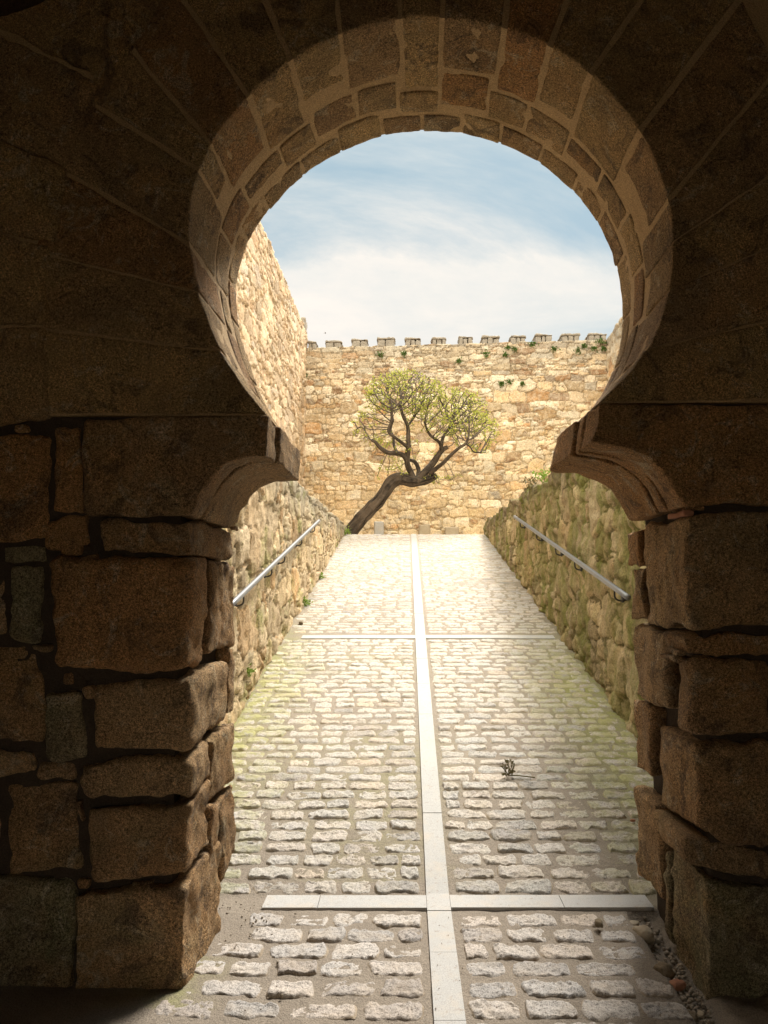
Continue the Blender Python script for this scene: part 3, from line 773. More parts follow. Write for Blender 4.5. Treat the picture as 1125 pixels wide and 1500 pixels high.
# granite setts
s0c, s1c = sz(627, 1330, 3.8)[0]-.004, sz(660, 1330, 3.8)[0]+.002
def setts():
    mb = MB()
    def sett(x, y, w, d, hgt, nu, nv, seed, mossv, tilt):
        u, v = np.meshgrid(np.linspace(-1, 1, nu), np.linspace(-1, 1, nv), indexing='ij')
        U = np.sign(u)*np.abs(u)**.7; Vv = np.sign(v)*np.abs(v)**.7
        k = np.maximum(np.abs(U), np.abs(Vv))
        # squircle outline
        L = (np.abs(U)**5+np.abs(Vv)**3.5)**.2; L = np.where(L > 1e-6, L, 1)
        f = np.where(k > 1e-6, k/L, 1); f = .65*f+.35
        X = x+U*f*w/2; Yp = y+Vv*f*d/2
        P3 = np.stack([X, Yp, X*0+seed*.37], -1)
        X = X+.016*vnoise(P3*16, 1)*k; Yp = Yp+.014*vnoise(P3*20, 2)*k+.006*vnoise(P3*50, 12)*k
        prof = np.clip((1-k)/.13, 0, 1); prof = prof*prof*(3-2*prof)
        Z = rampz(Yp)-.006+hgt*(prof**.6)+(.005*vnoise(P3*18, 3)+.006*vnoise(P3*45, 4)+.005*vnoise(P3*95, 5))*prof+tilt[0]*(X-x)+tilt[1]*(Yp-y)
        idx = np.arange(nu*nv).reshape(nu, nv)
        Fq = np.stack([idx[:-1, :-1].ravel(), idx[1:, :-1].ravel(), idx[1:, 1:].ravel(), idx[:-1, 1:].ravel()], -1)
        c = np.zeros((nu*nv, 3)); c[:, 0] = random.random(); c[:, 1] = (prof.ravel()*.8+.25*(vnoise(P3*30, 8).ravel())); c[:, 2] = mossv
        mb.add(np.stack([X, Yp, Z], -1).reshape(-1, 3), Fq, c)
    rows = []
    y = 3.70
    pit = .148
    while y > 1.2: rows.append((y, .120)); y -= pit*random.uniform(.96, 1.05)
    y = 4.045
    while y < CREST+.3:
        if not (8.50 < y < 8.78): rows.append((y, .097))
        y += .119*random.uniform(.95, 1.06)
    sd = 0
    for (y, d) in rows:
        lo = y < 3.9
        L0 = -.74-.06*random.random() if y > 3.5 else -.98
        segs = []
        a = L0 if lo else sRL+.03
        b = 1.045-.01*(3.8-y)+random.uniform(-.012, .008) if lo else sRR-.02
        if lo and y < 3.0: a = -1.15
        for (p, q) in ((a, s0c-.012), (s1c+.012, b)):
            # lay from the strip outwards
            x = q if p == a else p; sgn = -1 if p == a else 1; first = True
            while True:
                wdt = random.uniform(.15, .26) if not first else random.choice((.11, .2, .17, .24)); first = False
                gap = random.uniform(.006, .022)
                x0 = x+sgn*gap; x1 = x0+sgn*wdt
                if (sgn < 0 and x1 < p) or (sgn > 0 and x1 > q):
                    rest = abs((p if sgn < 0 else q)-x0)
                    if rest > .09: x1 = x0+sgn*rest; wdt = rest
                    else: break
                    last = True
                else: last = False
                xm = (x0+x1)/2+AX*y
                S = (x0+x1)/2; sd += 1
                near = y < 5.2; mid = y < 8.5
                nu, nv = (26, 17) if near else ((13, 8) if mid else (9, 5))
                eL = max(0, 1-(S-sRL)/.7); eR = max(0, 1-(sRR-S)/.9)
                ms = min(1, (eL+eR)*1.1+.1)*(1 if y > 4 else 0)*max(.1, min(1, (10-y)/3))
                hgt = random.choice((.010, .013, .015, .017, .019)) if near else random.uniform(.011, .018)
                if lo and S < -.55: hgt = random.uniform(.012, .022)
                if y < 3.9 and y > 3.6 and S < -.1 and random.random() < .5: hgt *= .6
                sett(xm, y+random.uniform(-.006, .006), wdt, d*random.uniform(.88, 1.06), hgt, nu, nv, sd, ms, (random.uniform(-.05, .05), random.uniform(-.06, .06)))
                x = x1
                if last: break
    return mb.build('paving', M['sett'])
tag(setts(), kind='structure')
# smooth granite strips
def strips():
    mb = MB()
    def slab(sa, sb, ya, yb, seed, extra=0.):
        n = max(2, int((yb-ya)/.25)); r = .004
        lift = .013+extra+random.uniform(-.002, .002)
        for (z0_, z1_) in ((None, None),):
            P, Fq = lattice(3, max(2, n), 1)
            V = P.copy()
            S = sa+(P[:, 0]+1)/2*(sb-sa); Y = ya+(P[:, 1]+1)/2*(yb-ya)
            Z = rampz(Y)+np.where(P[:, 2] > 0, lift, -.06)
            V = np.stack([S+AX*Y, Y, Z], -1)
            mb.add(V, Fq)
    Y = [onroad(650, yy)[1] for yy in (1500, 1399, 1338)]
    Y = [2.0, 2.55]+Y
    for a, b in zip(Y[:-1], Y[1:]): slab(s0c, s1c, a+.0015, b-.0015, 0)
    slab(s0c, s1c, Y[-1]+.002, 3.975, 0)
    Y = [3.975]+[onroad(620, yy)[1] for yy in (1194, 1110, 1048, 1003, 966)]+[8.56]
    y = 8.72
    Y2 = [8.56, 8.72]
    while y < CREST-.5: y += random.choice((.8, 1.05, .95)); Y2.append(min(y, CREST))
    for a, b in zip(Y[:-1], Y[1:]): slab(s0c, s1c, a+.0015, b-.0015, 0)
    for a, b in zip(Y2[:-1], Y2[1:]): slab(s0c, s1c, a+.0015, b-.0015, 0)
    ya, yb = 3.815, 3.96
    xs = [-1.3, sz(466, 1325, 3.85)[0], s0c]
    for a, b in zip([sz(385, 1325, 3.85)[0], xs[1]], [xs[1], s0c]): slab(a+.0015, b-.0015, ya, yb, 0)
    xs = [s1c, sz(825, 1325, 3.85)[0], 1.20]
    for a, b in zip(xs[:-1], xs[1:]): slab(a+.0015, b-.0015, ya, yb, 0)
    for a, b in ((sRL+.22, -.75), (-.75, -.35), (-.35, s0c), (s1c, .62), (.62, 1.15), (1.15, sRR-.1)): slab(a+.0015, b-.0015, 8.56, 8.68, 0)
    return mb.build('paving_strip', M['slab'], smooth=False)
tag(strips(), kind='structure')

# ------------------------------------------------------------------ tubes
def tube(path, radii, sides=8, cap=True, rough=0, seed=0, ucol=False):
    path = np.asarray(path, float); n = len(path)
    T = np.gradient(path, axis=0); T /= np.maximum(np.linalg.norm(T, axis=1, keepdims=True), 1e-9)
    ref = np.array([0, 1., 0]) if abs(T[0][1]) < .9 else np.array([1., 0, 0])
    V = []; U = None; C = []; dist = 0
    for i in range(n):
        if U is None: U = ref-T[i]*ref.dot(T[i])
        else: U = U-T[i]*U.dot(T[i])
        U /= np.linalg.norm(U); Bn = np.cross(T[i], U)
        if i: dist += np.linalg.norm(path[i]-path[i-1])
        for k in range(sides):
            a = 2*math.pi*k/sides; r = radii[i]
            if rough:
                q = np.array([[math.cos(a)*2.2, math.sin(a)*2.2, dist*1.6+seed]]); r = r*(1+rough*float(fbm(q, 1.3, 3, seed)[0])+(.10*math.sin(7*a+dist*1.7)+.06*math.sin(11*a-dist*2.3)+.05*math.sin(dist*17+a) if rough > .3 else 0))
            V.append(path[i]+(U*math.cos(a)+Bn*math.sin(a))*r); C.append((math.cos(a)*.35+.5, dist, 0))
    Fq = []
    for i in range(n-1):
        for k in range(sides):
            a = i*sides+k; b = i*sides+(k+1) % sides
            Fq.append((a, b, b+sides, a+sides))
    if cap and sides % 2 == 0:
        for base, rev in ((0, True), ((n-1)*sides, False)):
            for k in range(1, sides-2, 2):
                f = (base, base+k, base+k+1, base+k+2)
                Fq.append(f[::-1] if rev else f)
    return np.array(V), np.array(Fq), np.array(C)
def smooth_path(pts, m=6):
    pts = np.asarray(pts, float); n = len(pts); out = []
    for i in range(n-1):
        p0, p1, p2, p3 = pts[max(0, i-1)], pts[i], pts[i+1], pts[min(n-1, i+2)]
        for k in range(m):
            t = k/m
            out.append(.5*((2*p1)+(-p0+p2)*t+(2*p0-5*p1+4*p2-p3)*t*t+(-p0+3*p1-3*p2+p3)*t**3))
    out.append(pts[-1]); return np.array(out)

# handrails
def handrail(pa, pb, sgn, wall_s, n_br, label):
    root = empty('handrail', label, 'handrail', None)
    pa, pb = np.array(pa), np.array(pb)
    P = np.array([pa+(pb-pa)*t for t in np.linspace(0, 1, 24)])
    V, Fq, C = tube(P, [.0235]*24, 16)
    mesh_obj('rail', V, Fq, M['steel'], root)
    for t in n_br:
        p = pa+(pb-pa)*t
        ws = wall_s+AX*p[1]
        path = smooth_path([(ws-sgn*.01, p[1]-.0, p[2]-.09), (ws+(p[0]-ws)*.45, p[1], p[2]-.105), (p[0]-(p[0]-ws)*.05, p[1], p[2]-.085), (p[0], p[1], p[2]-.02)], 5)
        V, Fq, C = tube(path, [.0075]*len(path), 8)
        br = mesh_obj('bracket', V, Fq, M['iron'], root)
        V, Fq, C = tube([(ws+sgn*.03, p[1], p[2]-.09), (ws+sgn*.043, p[1], p[2]-.091)], [.03, .03], 14)
        mesh_obj('wall_plate', V, Fq, M['iron'], br)
    return root
def railpt(x, y, s):
    # point on the plane s = const
    a, b, c = ray(x, y); t = s/(a-AX*b); return np.array([a*t, b*t, CZ+c*t])
sl = sRL+.10; sr = sRR-.10
pa, pb = railpt(352, 873, sl), railpt(467, 763, sl)
def tfor(pa, pb, xs):
    r = []
    for x in xs:
        best = min(np.linspace(0, 1, 400), key=lambda t: abs(562.5+F*((pa+(pb-pa)*t)[0])/(((pa+(pb-pa)*t)[1])*cp+((pa+(pb-pa)*t)[2]-CZ)*sp)-x)); r.append(best)
    return r
ext_a = pa+(pa-pb)*.08
handrail(ext_a, pb, 1, sRL, tfor(ext_a, pb, (357, 398, 417, 442, 461)), 'steel handrail along the left ramp wall, climbing towards the tree')
pa, pb = railpt(920, 875, sr), railpt(754, 757, sr)
handrail(pa, pb, -1, sRR, tfor(pa, pb, (900, 842, 814, 786, 762)), 'steel handrail along the mossy right ramp wall, ending beside the jamb')
for p in (pa, pb): print('rail', p, float(rampz(p[1])))

# ------------------------------------------------------------------ tree
TY = 18.2
def tp(x, y, dy=0): return atY(x, y, TY+dy)
pxm = TY/1100
tree = empty('leaning_tree', 'leaning tree with gnarled trunk and yellow-green spring crown against the far wall', 'tree')
tree.location = (0, 0, 0)
mbt = MB(); nodes = []; par = []; rad0 = []
def limb(pts, r0, r1, dys=None, sides=10, rough=.22, seed=0):
    P = smooth_path([tp(x, y, (dys[i] if dys else 0)) for i, (x, y) in enumerate(pts)], 5)
    R = np.linspace(r0, r1, len(P))*pxm/2
    V, Fq, C = tube(P, R, sides, True, rough, seed); mbt.add(V, Fq, C)
    start = len(nodes)
    return P
T0 = smooth_path([tp(*p) for p in [(506, 795), (514, 779), (534, 755), (557, 731), (570, 712), (584, 702), (605, 705), (622, 703), (640, 697)]], 7)
R0 = np.interp(np.linspace(0, 1, len(T0)), [0, .12, .4, .6, .75, .9, 1], [25, 19, 17, 17, 16, 13, 7])*pxm/2
V, Fq, C = tube(T0, R0, 36, True, .35, 3); mbt.add(V, Fq, C)
limbs = [
    ([(606, 704), (602, 692), (597, 678), (598, 653), (598, 638), (597, 624), (590, 608), (586, 593)], 10, 4, [0, 0, -.1, -.2, -.2, -.2, -.2, -.2]),
    ([(597, 624), (603, 616), (609, 606)], 4, 2.5, [-.2, 0, .1]),
    ([(597, 676), (591, 667), (580, 664), (568, 663), (556, 655), (550, 648), (544, 645)], 8, 4, [-.1, -.2, -.3, -.3, -.35, -.4, -.4]),
    ([(582, 664), (577, 652), (576, 640), (572, 629), (576, 616)], 5, 3, [-.2, .1, .2, .3, .3]),
    ([(597, 655), (588, 648), (579, 641), (569, 632), (573, 617), (575, 598)], 5.5, 3, [-.2, -.4, -.5, -.5, -.5, -.5]),
    ([(612, 700), (613, 688), (608, 677), (601, 674)], 7, 5, [.1, .2, .2, .1]),
    ([(612, 702), (624, 690), (634, 679), (641, 668), (648, 659), (656, 655)], 12, 6, [0, .0, .1, .1, .1, .1]),
    ([(648, 662), (644, 649), (636, 642), (630, 637), (625, 628), (622, 618)], 5.5, 3, [.1, -.1, -.2, -.2, -.2, -.2]),
    ([(646, 658), (648, 644), (653, 634), (658, 626), (661, 616)], 6, 3.5, [.1, .2, .3, .3, .3]),
    ([(630, 694), (640, 685), (649, 678), (663, 664), (674, 655), (682, 650), (686, 642)], 7, 3, [0, -.2, -.3, -.4, -.5, -.5, -.5]),
    ([(682, 650), (688, 654), (694, 662), (704, 663)], 2.5, 1.5, [-.5, -.4, -.4, -.3]),
]
seedsP = []
for i, (pts, r0, r1, dys) in enumerate(limbs):
    P = limb(pts, r0, r1, dys, 10, .22, 30+i)
    seedsP.append(P[len(P)//3:])
mbt.build('trunk', M['bark'], tree)
# crown by space colonisation
def lobe(n, cx, cy, rx, ry, rz, shell=.0):
    out = []
    while len(out) < n:
        v = RNG.uniform(-1, 1, 3); l = np.linalg.norm(v)
        if l > 1 or l < shell: continue
        out.append(tp(cx+v[0]*rx, cy+v[1]*ry, v[2]*rz))
    return out
att = np.array(lobe(2600, 591, 574, 60, 34, .95)+lobe(2100, 664, 606, 54, 40, .9)+lobe(480, 700, 632, 34, 36, .7)+lobe(330, 540, 628, 27, 34, .6)+lobe(60, 575, 690, 36, 18, .4)+lobe(70, 650, 702, 34, 14, .4)+lobe(60, 595, 655, 40, 22, .5)+lobe(200, 625, 600, 40, 40, .8))
att = att[(fbm(att, 1.5, 2, 77) > -.27)]
N = [p for P in seedsP for p in P]; N += [T0[i] for i in range(len(T0)-14, len(T0), 3)]
N = np.array(N); parent = [-1]*len(N); base_n = len(N)
step = .045; infl = .9; kill = .062
alive = np.ones(len(att), bool)
nearest = np.full(len(att), -1); nd = np.full(len(att), 1e9)
def upd(new, off):
    global nd, nearest
    D = np.linalg.norm(att[:, None]-new[None], axis=2); j = D.argmin(1); d = D[np.arange(len(att)), j]
    m = d < nd; nd = np.where(m, d, nd); nearest = np.where(m, j+off, nearest)
upd(N, 0)
for it in range(85):
    dirs = {}
    for a in np.nonzero(alive & (nd < infl))[0]:
        k = nearest[a]; v = att[a]-N[k]; v = v/(np.linalg.norm(v)+1e-9)
        dirs[k] = dirs.get(k, 0)+v
    if not dirs: break
    new = []; 
    for k, v in dirs.items():
        l = np.linalg.norm(v)
        if l < 1e-6: continue
        v = v/l+RNG.normal(0, .16, 3); v /= np.linalg.norm(v)
        new.append(N[k]+v*step); parent.append(int(k))
    new = np.array(new); off = len(N); N = np.concatenate([N, new]); upd(new, off)
    alive &= nd > kill
nN = len(N); print('tree nodes', nN)
w = np.zeros(nN); kids = [0]*nN
for i in range(nN-1, base_n-1, -1):
    if kids[i] == 0: w[i] = 1
    w[parent[i]] += w[i]; kids[parent[i]] += 1
R = .0046*np.power(np.maximum(w, 1), .43)
mbw = MB()
for i in range(base_n, nN):
    a, b = N[parent[i]], N[i]; ra = min(R[parent[i]], R[i]*1.5) if parent[i] >= base_n else R[i]*1.2
    t = b-a; t /= np.linalg.norm(t); u = np.cross(t, (.3, 1, .2)); u /= np.linalg.norm(u); v = np.cross(t, u)
    ring = [(u*math.cos(q)+v*math.sin(q)) for q in (0, math.pi/2, math.pi, 3*math.pi/2)]
    Vx = [a+r_*ra for r_ in ring]+[b+t*.004+r_*R[i] for r_ in ring]
    mbw.add(Vx, [(0, 1, 5, 4), (1, 2, 6, 5), (2, 3, 7, 6), (3, 0, 4, 7)])
mbw.build('twigs', M['twig'], tree)
mbl = MB()
def leaf(mb, p, size, asp=.5):
    d = RNG.normal(0, 1, 3); d[2] += .6; d /= np.linalg.norm(d); s = np.cross(d, RNG.normal(0, 1, 3)); s /= np.linalg.norm(s)
    up = np.cross(d, s)*size*.15
    mb.add([p, p+d*size*.5+s*size*asp*.5+up, p+d*size, p+d*size*.5-s*size*asp*.5+up], [(0, 1, 2, 3)])
for i in range(base_n, nN):
    x, z = N[i][0], N[i][2]
    q = 2 if w[i] <= 3 else 0
    xc = 562.5+F*x/TY; right = xc > 640
    # leaves sit on the outer shell of each lobe
    l1 = ((xc-591)/60)**2+((N[i][1]-TY)/.95)**2+((N[i][2]-tp(591, 574)[2])/(34*pxm))**2
    l2 = ((xc-664)/54)**2+((N[i][1]-TY)/.9)**2+((N[i][2]-tp(664, 606)[2])/(40*pxm))**2
    shell = min(l1, l2)
    cl = float(vnoise(N[i][None]*2.6, 4)[0])
    if w[i] <= 4 and RNG.random() < (.24 if shell < .5 else .75)*max(0, 1+1.6*cl)*(1.9 if right else 1.25):
        for _ in range(RNG.integers(1, 4)): leaf(mbl, N[i]+RNG.normal(0, .02, 3), RNG.uniform(.035, .07))
mbl.build('foliage', M['leaf'], tree, smooth=False)

# ------------------------------------------------------------------ small plants
def clump(name, p, r, n, size, mat, label, cat, group=None, up=.5, flat=1., asp=.5):
    mb = MB(); p = np.array(p, float)
    for _ in range(n):
        v = RNG.normal(0, .42, 3)*r; v[1] *= flat; v[2] = v[2]*.8+up*r
        leaf(mb, p+v, size*RNG.uniform(.6, 1.3), asp)
    # stems hold the leaves
    for _ in range(4):
        e = p+np.array([RNG.normal(0, .3)*r, RNG.normal(0, .3)*r*flat, up*r*1.2]); s_ = .003
        mb.add([p+(-s_, 0, 0), p+(s_, 0, 0), e+(s_*.5, 0, 0), e+(-s_*.5, 0, 0)], [(0, 1, 2, 3)])
    o = mb.build(name, mat, None, smooth=False)
    return tag(o, label, cat, group)
def onfar(x, y):
    Y = 22.1-.45*(x-452)/437-.06; return atY(x, y, Y)
WP = [(557, 521, .13, 'dark tuft on the far wall above the tree crown, leftmost tuft'), (592, 519, .09, 'thin pale tuft near the wall top just right of the leftmost tuft'),
      (672, 530, .14, 'tallest dark tuft, hanging below the middle merlons of the far wall'), (712, 521, .13, 'round dark tuft on the far wall, right of the tallest tuft'),
      (740, 521, .08, 'small low tuft on the far wall, left of a close pair'), (754, 513, .10, 'dark tuft on the far wall, lower one of a close pair'), (744, 510, .08, 'small tuft on the far wall, upper one of a close pair'),
      (779, 506, .12, 'wide faded tuft right under a merlon of the far wall'), (812, 512, .09, 'tuft on the far wall left of the reddish stones'), (846, 516, .12, 'dark tuft on the far wall right below the reddish stones'),
      (856, 508, .09, 'little tuft on the far wall beside the red stone'), (870, 512, .10, 'slim upright tuft under the last merlon'), (880, 502, .14, 'broad green tuft growing at the foot of the last merlon'),
      (893, 503, .11, 'green tuft in the far right corner of the wall top'), (884, 512, .10, 'yellow-green tuft below the last merlon'),
      (735, 563, .08, 'small dark tuft mid-wall, left of three in a row'), (747, 561, .12, 'wide dark tuft mid-wall, middle of three in a row'), (765, 564, .09, 'dark round tuft mid-wall, right of three in a row'),
      (447, 551, .10, 'dark tuft in the corner where the two walls meet')]
for x, y, r, lab in WP:
    clump('wall_plant', onfar(x, y)+np.array([0, -.0, 0]), r, 60, .07, M['weed'], lab, 'wall plant', 'plants rooted in the far wall', up=.2, flat=.5)
for x, y, r, n_, lab in [(447, 889, .09, 90, 'bright green weed at the foot of the left ramp wall, nearest one'), (468, 849, .07, 60, 'green weed against the left ramp wall beyond the nearest one'),
                     (489, 803, .09, 60, 'grassy weed near the top of the left ramp wall'), (506, 784, .13, 110, 'grass patch at the foot of the leaning tree')]:
    p = onroad(x, y)
    clump('weed', p, r, n_, .045, M['grass'], lab, 'weed', 'weeds along the left edge of the ramp', up=.6)
q = railpt(364, 985, sRL+.03); clump('weed', q, .06, 60, .035, M['grass'], 'small green weed growing out of the left ramp wall low down', 'weed', None, up=.1, flat=1)
q = railpt(358, 988, sRL+.03)
for x, y, r, lab in [(796, 701, .13, 'yellow-green clump on top of the mossy right ramp wall'), (778, 713, .12, 'dark clump on the coping of the right ramp wall')]:
    clump('wall_plant', railpt(x, y, sRR), r, 80, .05, M['grass'] if x > 790 else M['dry'], lab, 'wall plant', None, up=.3)
# dry weed lying on the setts
p = onroad(745, 1140); root = MB()
for k in range(46):
    a = RNG.uniform(0, 6.28); h = RNG.uniform(.01, .09); q = p+np.array([math.cos(a)*.03, math.sin(a)*.02, h+.015]); leaf(root, q, RNG.uniform(.02, .04), .5)
for pts in ([p+(0, 0, .015), p+(.005, 0, .07), p+(-.01, 0, .095)], [p+(0, 0, .02), p+(.06, -.05, .03), p+(.16, -.10, .03)], [p+(0, 0, .02), p+(-.03, 0, .06), p+(-.045, 0, .08)], [p+(0, 0, .03), p+(.03, 0, .06), p+(.04, .0, .1)]):
    V, Fq, C = tube(smooth_path(pts, 4), [.004]*9, 6); root.add(V, Fq)
tag(root.build('weed', M['dry'], None, smooth=False), 'small withered dark weed with a twig on the setts right of the strip', 'weed')

# ------------------------------------------------------------------ loose stones
def rock(name, p, size, mat, label, cat='stone', seed=0, sq=(1, 1, .7), group=None):
    P, Fq = lattice(8, 8, 8)
    V = P/np.linalg.norm(P, axis=1, keepdims=True)*.6+P*.4*.7
    V = V*(1+.28*fbm(V+seed, 1.6, 3, seed))[:, None]
    V = V*np.array(sq)*size/2
    a = seed*1.7; c, s = math.cos(a), math.sin(a)
    V = np.stack([V[:, 0]*c-V[:, 1]*s, V[:, 0]*s+V[:, 1]*c, V[:, 2]], -1)
    V = V+np.array(p)+np.array([0, 0, size*sq[2]*.28])
    return tag(mesh_obj(name, V, Fq, mat), label, cat, group)
def low(x, y, dz=0.): 
    p = onroad(x, y); p[2] += dz; return p
gp = 'loose stones in the gutter by the right jamb'
for x, y, s_, mt, sq, lab, sd in [
    (943, 1368, .085, 'pale', (1.2, .9, .8), 'squarish brown stone in the gutter just under the cross strip end', 1),
    (926, 1348, .05, 'pale', (1.5, .8, .5), 'flat pale stone beside the cross strip end', 2),
    (972, 1422, .075, 'rock', (1, .9, .9), 'dark mossy stone halfway down the right gutter', 3),
    (991, 1438, .062, 'brick', (1.3, .8, .6), 'reddish brick shard below the dark mossy stone', 4),
    (950, 1392, .034, 'brick', (1.3, .8, .5), 'small orange shard at the edge of the setts', 5),
    (1010, 1484, .055, 'rock', (1.2, .9, .6), 'dark stone at the bottom of the right gutter', 6),
    (960, 1402, .03, 'pale', (1.2, .9, .6), 'small whitish pebble above the dark mossy stone', 7),
    (1026, 1478, .03, 'pale', (1.2, .9, .6), 'pale pebble beside the bottom dark stone', 8),
    (934, 1398, .028, 'pale', (1.6, .9, .5), 'thin light chip left of the orange shard', 9)]:
    rock('loose_stone', low(x, y, -.028), s_*1.15, M[mt], lab, 'stone', sd, sq, gp)
rock('loose_stone', low(877, 1362, .02), .05, M['rock'], 'dark crumbly lump on the setts left of the right gutter', 'stone', 12, (1.3, .8, .7))
rock('loose_stone', low(927, 1208, .02), .03, M['brick'], 'small orange chip on the ramp near the right jamb', 'stone', 13, (1.2, .8, .6))
rock('loose_stone', low(441, 915, .01), .07, M['rock'], 'dark stone on the ramp near the left wall', 'stone', 14, (1.5, .8, .6))
# grit scattered along the edges
mg = MB()
def grit(x, y, r, dz=0.):
    P, Fq = lattice(2, 2, 2); V = P/np.linalg.norm(P, axis=1, keepdims=True)*r*RNG.uniform(.6, 1.1, 3)
    mg.add(V+onroad(x, y)+np.array([0, 0, dz+r*.5]), Fq)
for _ in range(50):
    x, y = RNG.normal(355, 26), RNG.normal(1355, 38)
    if y < 1325: y = 1325+abs(y-1325)*.5
    grit(max(x, 322), y, RNG.uniform(.002, .007), .012)
for _ in range(300):
    t = RNG.random(); x = 928+t*90+RNG.uniform(0, 30); y = 1342+t*148+RNG.normal(0, 6); grit(x, y, RNG.uniform(.003, .012), -.032)
for _ in range(120): grit(RNG.uniform(330, 930), RNG.uniform(1340, 1495), RNG.uniform(.0012, .0035), .016)
for _ in range(60): grit(RNG.uniform(390, 920), RNG.uniform(1080, 1300), RNG.uniform(.0015, .004), .012)
tag(mg.build('gravel', M['grit'], None), kind='stuff')
# stones standing at the foot of the far wall
def foot(x0, x1, y0, y1, mat, lab, name, Y):
    a, b = atY(x0, y1, Y), atY(x1, y0, Y); z1 = b[2]; s0_, s1_ = a[0]-AX*Y, b[0]-AX*Y
    V, Fq = ruled([(s0_, ZC-.1), (s1_, ZC-.1)], [(s0_, z1), (s1_, z1)], Y, Y+.22, r=.03, amp=.012, low=.02, seed=int(x0), res=.04)
    return tag(mesh_obj(name, V, Fq, M[mat]), lab, 'stone post' if 'post' in name else 'stone block')
foot(548, 562, 764, 781, 'slab', 'small pale upright stone post at the foot of the far wall', 'stone_post', 21.6)
foot(614, 630, 768, 780, 'pale', 'low dark stone block at the foot of the far wall', 'stone_block', 21.6)
foot(652, 672, 772, 780, 'pale', 'wider brown stone block at the wall foot, right of the dark one', 'stone_block', 21.6)
# a bird far off in the sky
c = atY(476.5, 488, 90)
bd = MB()
V, Fq, C = tube([c+(-.11, 0, 0), c+(-.06, 0, .01), c+(0, 0, .012), c+(.07, 0, .01), c+(.10, 0, .016), c+(.13, 0, .012)], [.006, .03, .04, .03, .022, .004], 10); bd.add(V, Fq)
for s_ in (-1, 1):
    bd.add([c+(-.03, 0, .02), c+(.05, 0, .02), c+(.04, s_*.2, .05), c+(-.03, s_*.2, .05)], [(0, 1, 2, 3)])
    bd.add([c+(-.03, s_*.2, .05), c+(.04, s_*.2, .05), c+(-.06, s_*.46, .02), c+(-.07, s_*.44, .02)], [(0, 1, 2, 3)])
bd.add([c+(-.1, -.015, 0), c+(-.1, .015, 0), c+(-.2, .05, 0), c+(-.2, -.05, 0)], [(0, 1, 2, 3)])
tag(bd.build('bird', M['bird'], None, smooth=False), 'tiny dark bird flying in the sky above the far wall corner', 'bird')

# ------------------------------------------------------------------ light
SUN_EL, SUN_AZ = math.radians(54), math.radians(30)   # azimuth clockwise from +Y (view direction)
sd_ = np.array([math.sin(SUN_AZ)*math.cos(SUN_EL), math.cos(SUN_AZ)*math.cos(SUN_EL), math.sin(SUN_EL)])
L = bpy.data.lights.new('sun', 'SUN'); L.energy = 2.7; L.angle = math.radians(15); L.color = (1, .94, .84)
lo_ = bpy.data.objects.new('sun', L); COL.objects.link(lo_)
from mathutils import Vector
lo_.rotation_euler = Vector(sd_.tolist()).to_track_quat('Z', 'Y').to_euler()
w_ = bpy.data.worlds.new('World'); sc.world = w_; w_.use_nodes = True
nt = w_.node_tree; g = G(nt); bg = nt.nodes['Background']
sky = g.n('ShaderNodeTexSky'); sky.sky_type = 'NISHITA'; sky.sun_disc = False; sky.sun_elevation = SUN_EL; sky.sun_rotation = SUN_AZ
sky.air_density = 1.0; sky.dust_density = 1.5
tc = g.n('ShaderNodeTexCoord')
sx = g.n('ShaderNodeSeparateXYZ'); g.l(tc.outputs['Generated'], sx.inputs[0])
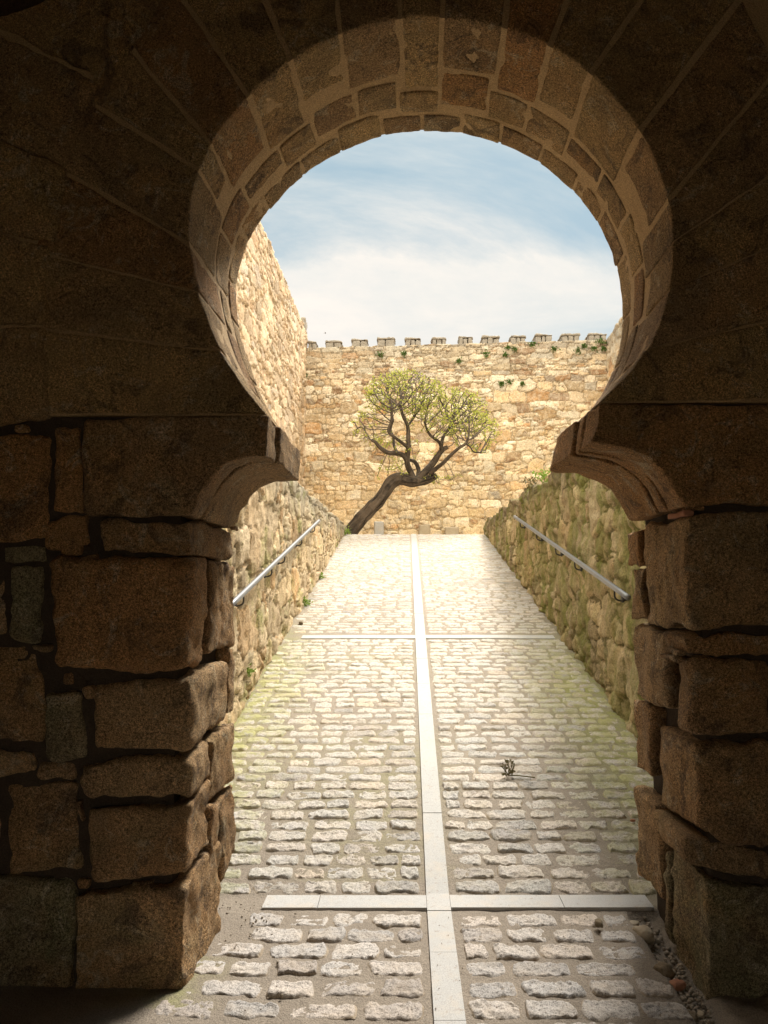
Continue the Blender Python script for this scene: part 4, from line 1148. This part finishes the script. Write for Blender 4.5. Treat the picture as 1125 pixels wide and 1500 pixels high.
# clouds lie on a flat layer: project the direction on it
zz = g.math('ADD', g.math('MAXIMUM', sx.outputs[2], .0), .12)
cv = g.n('ShaderNodeCombineXYZ'); g.l(g.math('DIVIDE', sx.outputs[0], zz), cv.inputs[0]); g.l(g.math('DIVIDE', sx.outputs[1], zz), cv.inputs[1])
mp = g.n('ShaderNodeMapping'); g.l(cv.outputs[0], mp.inputs[0]); mp.inputs['Location'].default_value = (3.1, 1.15, 0); mp.inputs['Rotation'].default_value = (0, 0, .35); mp.inputs['Scale'].default_value = (.8, 1.25, 1)
n1 = g.noise(.85, 10, .64, mp.outputs[0], .5)
cov = g.math('ADD', n1, g.ramp(sx.outputs[2], [(0, .5), (.34, .30), (.42, .06), (.54, .16), (1, .2)]))
mask = g.ramp(cov, [(.47, .0), (.70, 1)], 'LINEAR')
cloud = g.mix(g.ramp(n1, [(.35, 0), (.65, 1)]), (2.75, 3.1, 3.2), (4.3, 4.0, 3.65))
blue = g.mix(.9, sky.outputs[0], (1.55, 2.15, 2.4))
skyc = g.mix(mask, blue, cloud)
# overhead sky, out of view, brightened to light the foreground and reveals
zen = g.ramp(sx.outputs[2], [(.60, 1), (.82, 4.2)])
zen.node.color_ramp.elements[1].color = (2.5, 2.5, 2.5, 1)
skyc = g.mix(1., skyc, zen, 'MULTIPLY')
# unseen sky behind the camera, brightened to light the far wall
back_boost = g.ramp(g.math('MULTIPLY', g.math('SUBTRACT', .15, sx.outputs[1]), 1.6), [(0, 1), (.7, 3)])
back_boost.node.color_ramp.elements[1].color = (3.3, 3.0, 2.5, 1)
skyc = g.mix(1., skyc, back_boost, 'MULTIPLY')
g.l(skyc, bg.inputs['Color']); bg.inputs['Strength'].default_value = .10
sc.view_settings.view_transform = 'Standard'; sc.view_settings.look = 'None'; sc.view_settings.exposure = 1.28; sc.view_settings.gamma = 1
sc.cycles.max_bounces = 10; sc.cycles.diffuse_bounces = 7; sc.cycles.use_denoising = True
# ------------------------------------------------------------------ camera
cam = bpy.data.cameras.new('camera'); cam.sensor_fit = 'VERTICAL'; cam.sensor_height = 36; cam.lens = 36*F/1500; cam.clip_end = 2000; cam.clip_start = .05
co = bpy.data.objects.new('camera', cam); COL.objects.link(co); co.location = (0, 0, CZ); co.rotation_euler = (math.pi/2+PITCH, 0, 0)
sc.camera = co
